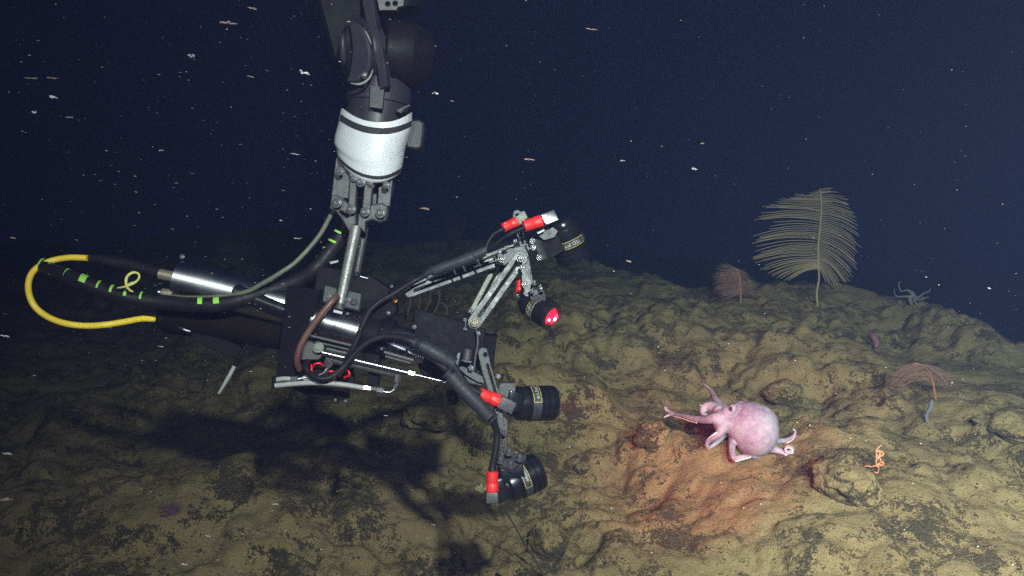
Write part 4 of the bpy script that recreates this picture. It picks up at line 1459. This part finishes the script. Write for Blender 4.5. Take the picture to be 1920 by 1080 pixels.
tubes_thing('brittle_star', 'bright orange brittle star with knotted arms clinging to a rock right of the octopus', 'brittle star', (1648, 884),
            [(z4((300, 925, .0), (372, 892, 0), (420, 865, -.01), (445, 842, -.02), (480, 846, -.03), (512, 838, -.04), (540, 822, -.04), (562, 826, -.04), (558, 808, -.04)), [1.2, 1.5, 1.7, 1.9, 1.9, 2, 2, 1.8, 1.4]),
             (z4((552, 700, -.04), (528, 718, -.05), (514, 745, -.05), (536, 740, -.05), (560, 752, -.05), (558, 768, -.05), (524, 784, -.05), (514, 812, -.05), (514, 838, -.04)), [1.2, 1.8, 2, 2, 2, 2, 2, 2, 2]),
             (z4((514, 838, -.04), (530, 850, -.04), (528, 880, -.03), (515, 888, -.03), (500, 880, -.03)), [2, 1.7, 1.6, 1.5, .9]),
             (z4((516, 790, -.05), (540, 790, -.05), (548, 812, -.05), (566, 830, -.045), (545, 836, -.04), (520, 832, -.04)), [1.8, 1.9, 1.8, 1.8, 1.8, 1.8]),
             (z4((520, 732, -.05), (516, 760, -.045), (520, 785, -.045), (538, 762, -.05), (540, 742, -.05)), [1.6, 2.4, 2.6, 2.2, 1.4])], 'star')
tubes_thing('basket_star', 'small pale pink animal with curled raised arms at the right end of the ridge', 'basket star', (1713, 578),
            [([(1710, 572), (1706, 560), (1712, 553), (1708, 548), (1700, 544), (1690, 546), (1686, 538), (1686, 530), (1690, 528)], [3, 4, 5, 3.4, 1.8, 1.5, 1.2, 1, .6]),
             ([(1712, 556), (1722, 557), (1732, 550), (1742, 546), (1745, 540)], [4, 2.4, 1.6, 1.3, .7]),
             ([(1712, 560), (1726, 562), (1736, 558), (1743, 557)], [3, 2, 1.4, .7]),
             ([(1708, 556), (1694, 556), (1682, 556), (1677, 548), (1677, 541)], [3, 2, 1.4, 1, .6]),
             ([(1712, 562), (1720, 572), (1724, 582)], [3, 2, 1.6])], 'palestar')
tubes_thing('sea_cucumber', 'small pink sea cucumber lying on the sediment below the ridge', 'sea cucumber', (1641, 654),
            [([(1632, 624, .02), (1638, 632, 0), (1643, 642, -.02), (1642, 652, -.04)], [3, 6, 6.5, 3])], 'cuke', seg=14)
tubes_thing('sponge', 'wispy pale grey sponge stalk with a purple top on the right slope', 'sponge', (1740, 796),
            [([(1741, 795), (1737, 786), (1738, 776), (1743, 768), (1746, 758), (1747, 750)], [2.6, 3.4, 2.8, 4, 5, 2]), ([(1757, 797), (1768, 806), (1771, 820), (1776, 838)], [1.2, 1.4, 1.2, .8])], 'wisp')
tubes_thing('brisingid_star', 'tan sea star arms curling up from the seafloor beyond the black box', 'sea star', (808, 596),
            [([(784, 596), (785, 580), (787, 565), (786, 550)], 1.7), ([(795, 596), (799, 580), (806, 564), (807, 549)], 1.7), ([(808, 596), (817, 580), (824, 562), (823, 545)], 1.7),
             ([(834, 598), (838, 584), (836, 573), (826, 567)], 1.6), ([(764, 590), (768, 572), (770, 560)], 2.2)], 'tan')
tubes_thing('sea_whip', 'thin dark sea whip bending over the sediment under the lowest lamp', 'sea whip', (1022, 1082),
            [([(936, 940, -.25), (950, 962, -.2), (966, 988, -.14), (984, 1020, -.08), (1004, 1052, -.03), (1022, 1084, 0)], [.8, 1.3, 1.5, 1.7, 1.8, 1.8])], 'whip')


def tuft(name, label, cat, anchor, n, length, spread, m, seed, r=.8, lean=(0, -1)):
    base = G(*anchor)
    d0 = (base - CAM).dot(AZ)
    k = d0 / F
    rnd = random.Random(seed)
    mb = MB()
    for i in range(n):
        a = rnd.uniform(-spread, spread)
        e = rnd.uniform(-1, .5)
        ca, sa = math.cos(a), math.sin(a)
        dx, dy = lean[0] * ca - lean[1] * sa, lean[0] * sa + lean[1] * ca
        L = length * rnd.uniform(.6, 1)
        p0 = base + C(rnd.uniform(-2, 2), 0, 0) * k
        p2 = p0 + C(dx * L, dy * L, e * L * .5) * k
        p1 = (p0 + p2) / 2 + C(rnd.uniform(-.1, .1) * L, -.14 * L, 0) * k
        mb.tube(bez(p0, p1, p2, 4), [r * k] * 4 + [r * .4 * k], 5, 2)
    o = mb.build(name, m, loc=base)
    return tag(o, label, cat)


tuft('crinoid', 'tiny pale yellow crinoid tuft on the sediment beside the lowest lamp', 'crinoid', (903, 924), 26, 22, 1.3, 'pale', 31, .7, (-.5, -.8))
tuft('anemone', 'dusky purple anemone with fine tentacles in shade at lower left', 'anemone', (328, 966), 60, 34, 1.1, 'purple', 32, .8, (-.55, -.7))
tuft('hydroid', 'pale twiggy hydroid lying on the sediment in the lower left', 'hydroid', (352, 990), 22, 46, .7, 'pale', 33, .7, (-.35, .75))
tuft('sea_fan', 'dim twiggy sea fan on the far bottom behind the upper bracket bars', 'sea fan', (852, 474), 26, 74, .5, 'dim', 34, .7, (-.1, -1))
tuft('sea_spider', 'faint thin legged animal on the far bottom right of the upper lamp', 'animal', (1186, 478), 16, 34, 1.5, 'palestar', 35, .6, (0, -1))


# ------------------------------------------------------------------ loose rocks
def rock(label, px, py, r, sc, seed, sink=.35):
    g = G(px, py)
    mb = MB()
    bm = bmesh.new()
    bmesh.ops.create_icosphere(bm, subdivisions=5, radius=1)
    rot = Matrix.Rotation(seed * 1.7, 3, 'Z')
    k = (g - CAM).dot(AZ) / F
    V = []
    for v in bm.verts:
        p = v.co.copy()
        q = p * 1.3 + Vector((seed * 3.1, seed, 0))
        f = 1 + .28 * mnoise.noise(q) + .14 * mnoise.noise(q * 2.6) + .07 * mnoise.noise(q * 6) + .035 * mnoise.noise(q * 14)
        p = p * f
        p = rot @ Vector((p.x * sc[0], p.y * sc[1], p.z * sc[2]))
        V.append(g + p * r * k + Vector((0, 0, r * k * sc[2] * (1 - 2 * sink))))
    bm.verts.index_update()
    mb.add(V, [tuple(v.index for v in f.verts) for f in bm.faces])
    bm.free()
    return tag(mb.build('rock', 'ground', loc=g, ang=80), label, 'rock')


rock('rounded mottled rock on bare sediment below and right of the lowest lamp', 1026, 1030, 48, (.85, .7, .8), 1.0)
rock('dark rough rock cut by the bottom left of the bright sediment, below the sea whip', 968, 1078, 30, (1, .7, .6), 2.0)
rock('large dark rock bearing the orange brittle star', 1585, 905, 66, (1.1, .8, .62), 3.0, .45)
rock('lumpy rock just left of the long outstretched octopus arm', 1222, 826, 40, (.9, .7, .7), 4.0)
rock('flat dark rock resting against the slope at the far right edge', 1892, 812, 54, (1.1, .7, .5), 5.0)
rock('small dark stone on open sediment right of the lowest lamp', 1092, 880, 17, (1.1, .8, .6), 6.0)
rock('low rock on the ledge directly left of the horizontal lower lamp', 800, 790, 44, (1.2, .8, .5), 7.0)
rock('humped rock behind the octopus mantle on the upper right slope', 1468, 742, 40, (1.2, .8, .5), 8.0)


# ------------------------------------------------------------------ drifting particles
def flake_mesh(mb, p, L, wd, seed, tilt):
    q = Matrix.Rotation(tilt, 3, AZ)
    B = Matrix((AX, AY, AZ)).transposed()
    bm = bmesh.new()
    bmesh.ops.create_icosphere(bm, subdivisions=2 if L > .004 else 1, radius=1)
    V = []
    for v in bm.verts:
        c = v.co * (1 + .45 * mnoise.noise(v.co * 1.8 + Vector((seed, seed * .3, 0))))
        V.append(p + q @ (B @ Vector((c.x * L, c.y * wd, c.z * wd))))
    bm.verts.index_update()
    mb.add(V, [tuple(v.index for v in f.verts) for f in bm.faces])
    bm.free()


big = [(427, 42, 20, 6, 1), (360, 105, 8, 5, 0), (571, 136, 14, 6, 0), (470, 15, 16, 2.5, 1), (100, 182, 16, 5, 0), (58, 147, 17, 3, 1), (64, 210, 7, 4, 0), (98, 146, 14, 2.5, 1), (816, 175, 9, 4, 0), (796, 391, 12, 3.5, 1),
       (992, 299, 14, 2.5, 1), (1303, 317, 8, 4, 0), (1316, 269, 7, 3, 1), (1167, 301, 6, 2.5, 0), (1108, 55, 14, 2, 1), (12, 850, 14, 3.4, 0), (14, 936, 16, 5, 1), (10, 630, 12, 3, 0), (130, 220, 9, 2, 0), (303, 282, 7, 2, 0),
       (553, 289, 12, 2, 0), (470, 144, 9, 2, 1), (24, 446, 10, 2, 1), (557, 447, 12, 2, 0), (1855, 541, 4, 3, 0), (1180, 490, 9, 3, 1), (300, 650, 9, 2, 0), (390, 1005, 8, 2.4, 0), (518, 945, 9, 2, 0), (346, 1058, 9, 2, 0)]
rnd = random.Random(77)
for i, (px, py, L, wd, tan) in enumerate(big):
    d = rnd.uniform(1.0, 1.8)
    p = P(px, py, d)
    mb = MB()
    kk = d / F
    tl = rnd.uniform(.02, .22)
    L, wd = L * .8, wd * .75
    for j in range(9):                                   # a loose clump of shreds
        u = rnd.uniform(-.7, .7)
        o = C(u * L, u * L * tl + rnd.uniform(-.5, .5) * wd, rnd.uniform(-.5, .5) * wd) * kk
        flake_mesh(mb, p + o, L * rnd.uniform(.22, .5) * kk, wd * rnd.uniform(.2, .5) * kk, i * 1.3 + j, tl + rnd.uniform(-.1, .1))
    tag(mb.build('marine_snow_flake', 'tanflake' if tan else 'flake', loc=p), 'drifting pale flake of marine snow suspended in the dark water', 'marine snow', 'larger flakes of marine snow')
mb, mb2 = MB(), MB()
for i in range(1200):
    px = rnd.uniform(-250, 2170) if rnd.random() < .6 else rnd.uniform(-250, 760)
    py = rnd.uniform(-60, 760) if rnd.random() < .85 else rnd.uniform(500, 1080)
    d = rnd.uniform(.9, 3.2)
    p = P(px, py, d)
    if p.z < float(height(p.x, p.y)) + .05:
        continue
    s = rnd.choice((.3, .35, .4, .5, .6, 1.0)) * rnd.uniform(.7, 1.1)
    asp = rnd.uniform(1.2, 4.5) if px < 900 else rnd.uniform(1.0, 2.4)
    flake_mesh(mb if rnd.random() < .7 else mb2, p, s * asp * d / F, s * .75 * d / F, i * .37, rnd.uniform(-.05, .25))
tag(mb.build('marine_snow', 'snow'), 'fine pale marine snow drifting through the water', 'marine snow', kind='stuff')
tag(mb2.build('marine_snow', 'tanflake'), 'fine brownish marine snow drifting through the water', 'marine snow', kind='stuff')
mb = MB()
for i in range(110):
    px, py = rnd.uniform(250, 1900), rnd.uniform(640, 1075)
    g = G(px, py)
    k = (g - CAM).dot(AZ) / F
    mb.ball(g + Vector((0, 0, .001)), rnd.uniform(.5, 1.5) * k, 1, scale=(1.3, 1, .7))
tag(mb.build('shell_grit', 'shell'), 'scattered tiny white shell fragments on the seafloor', 'shell grit', kind='stuff')
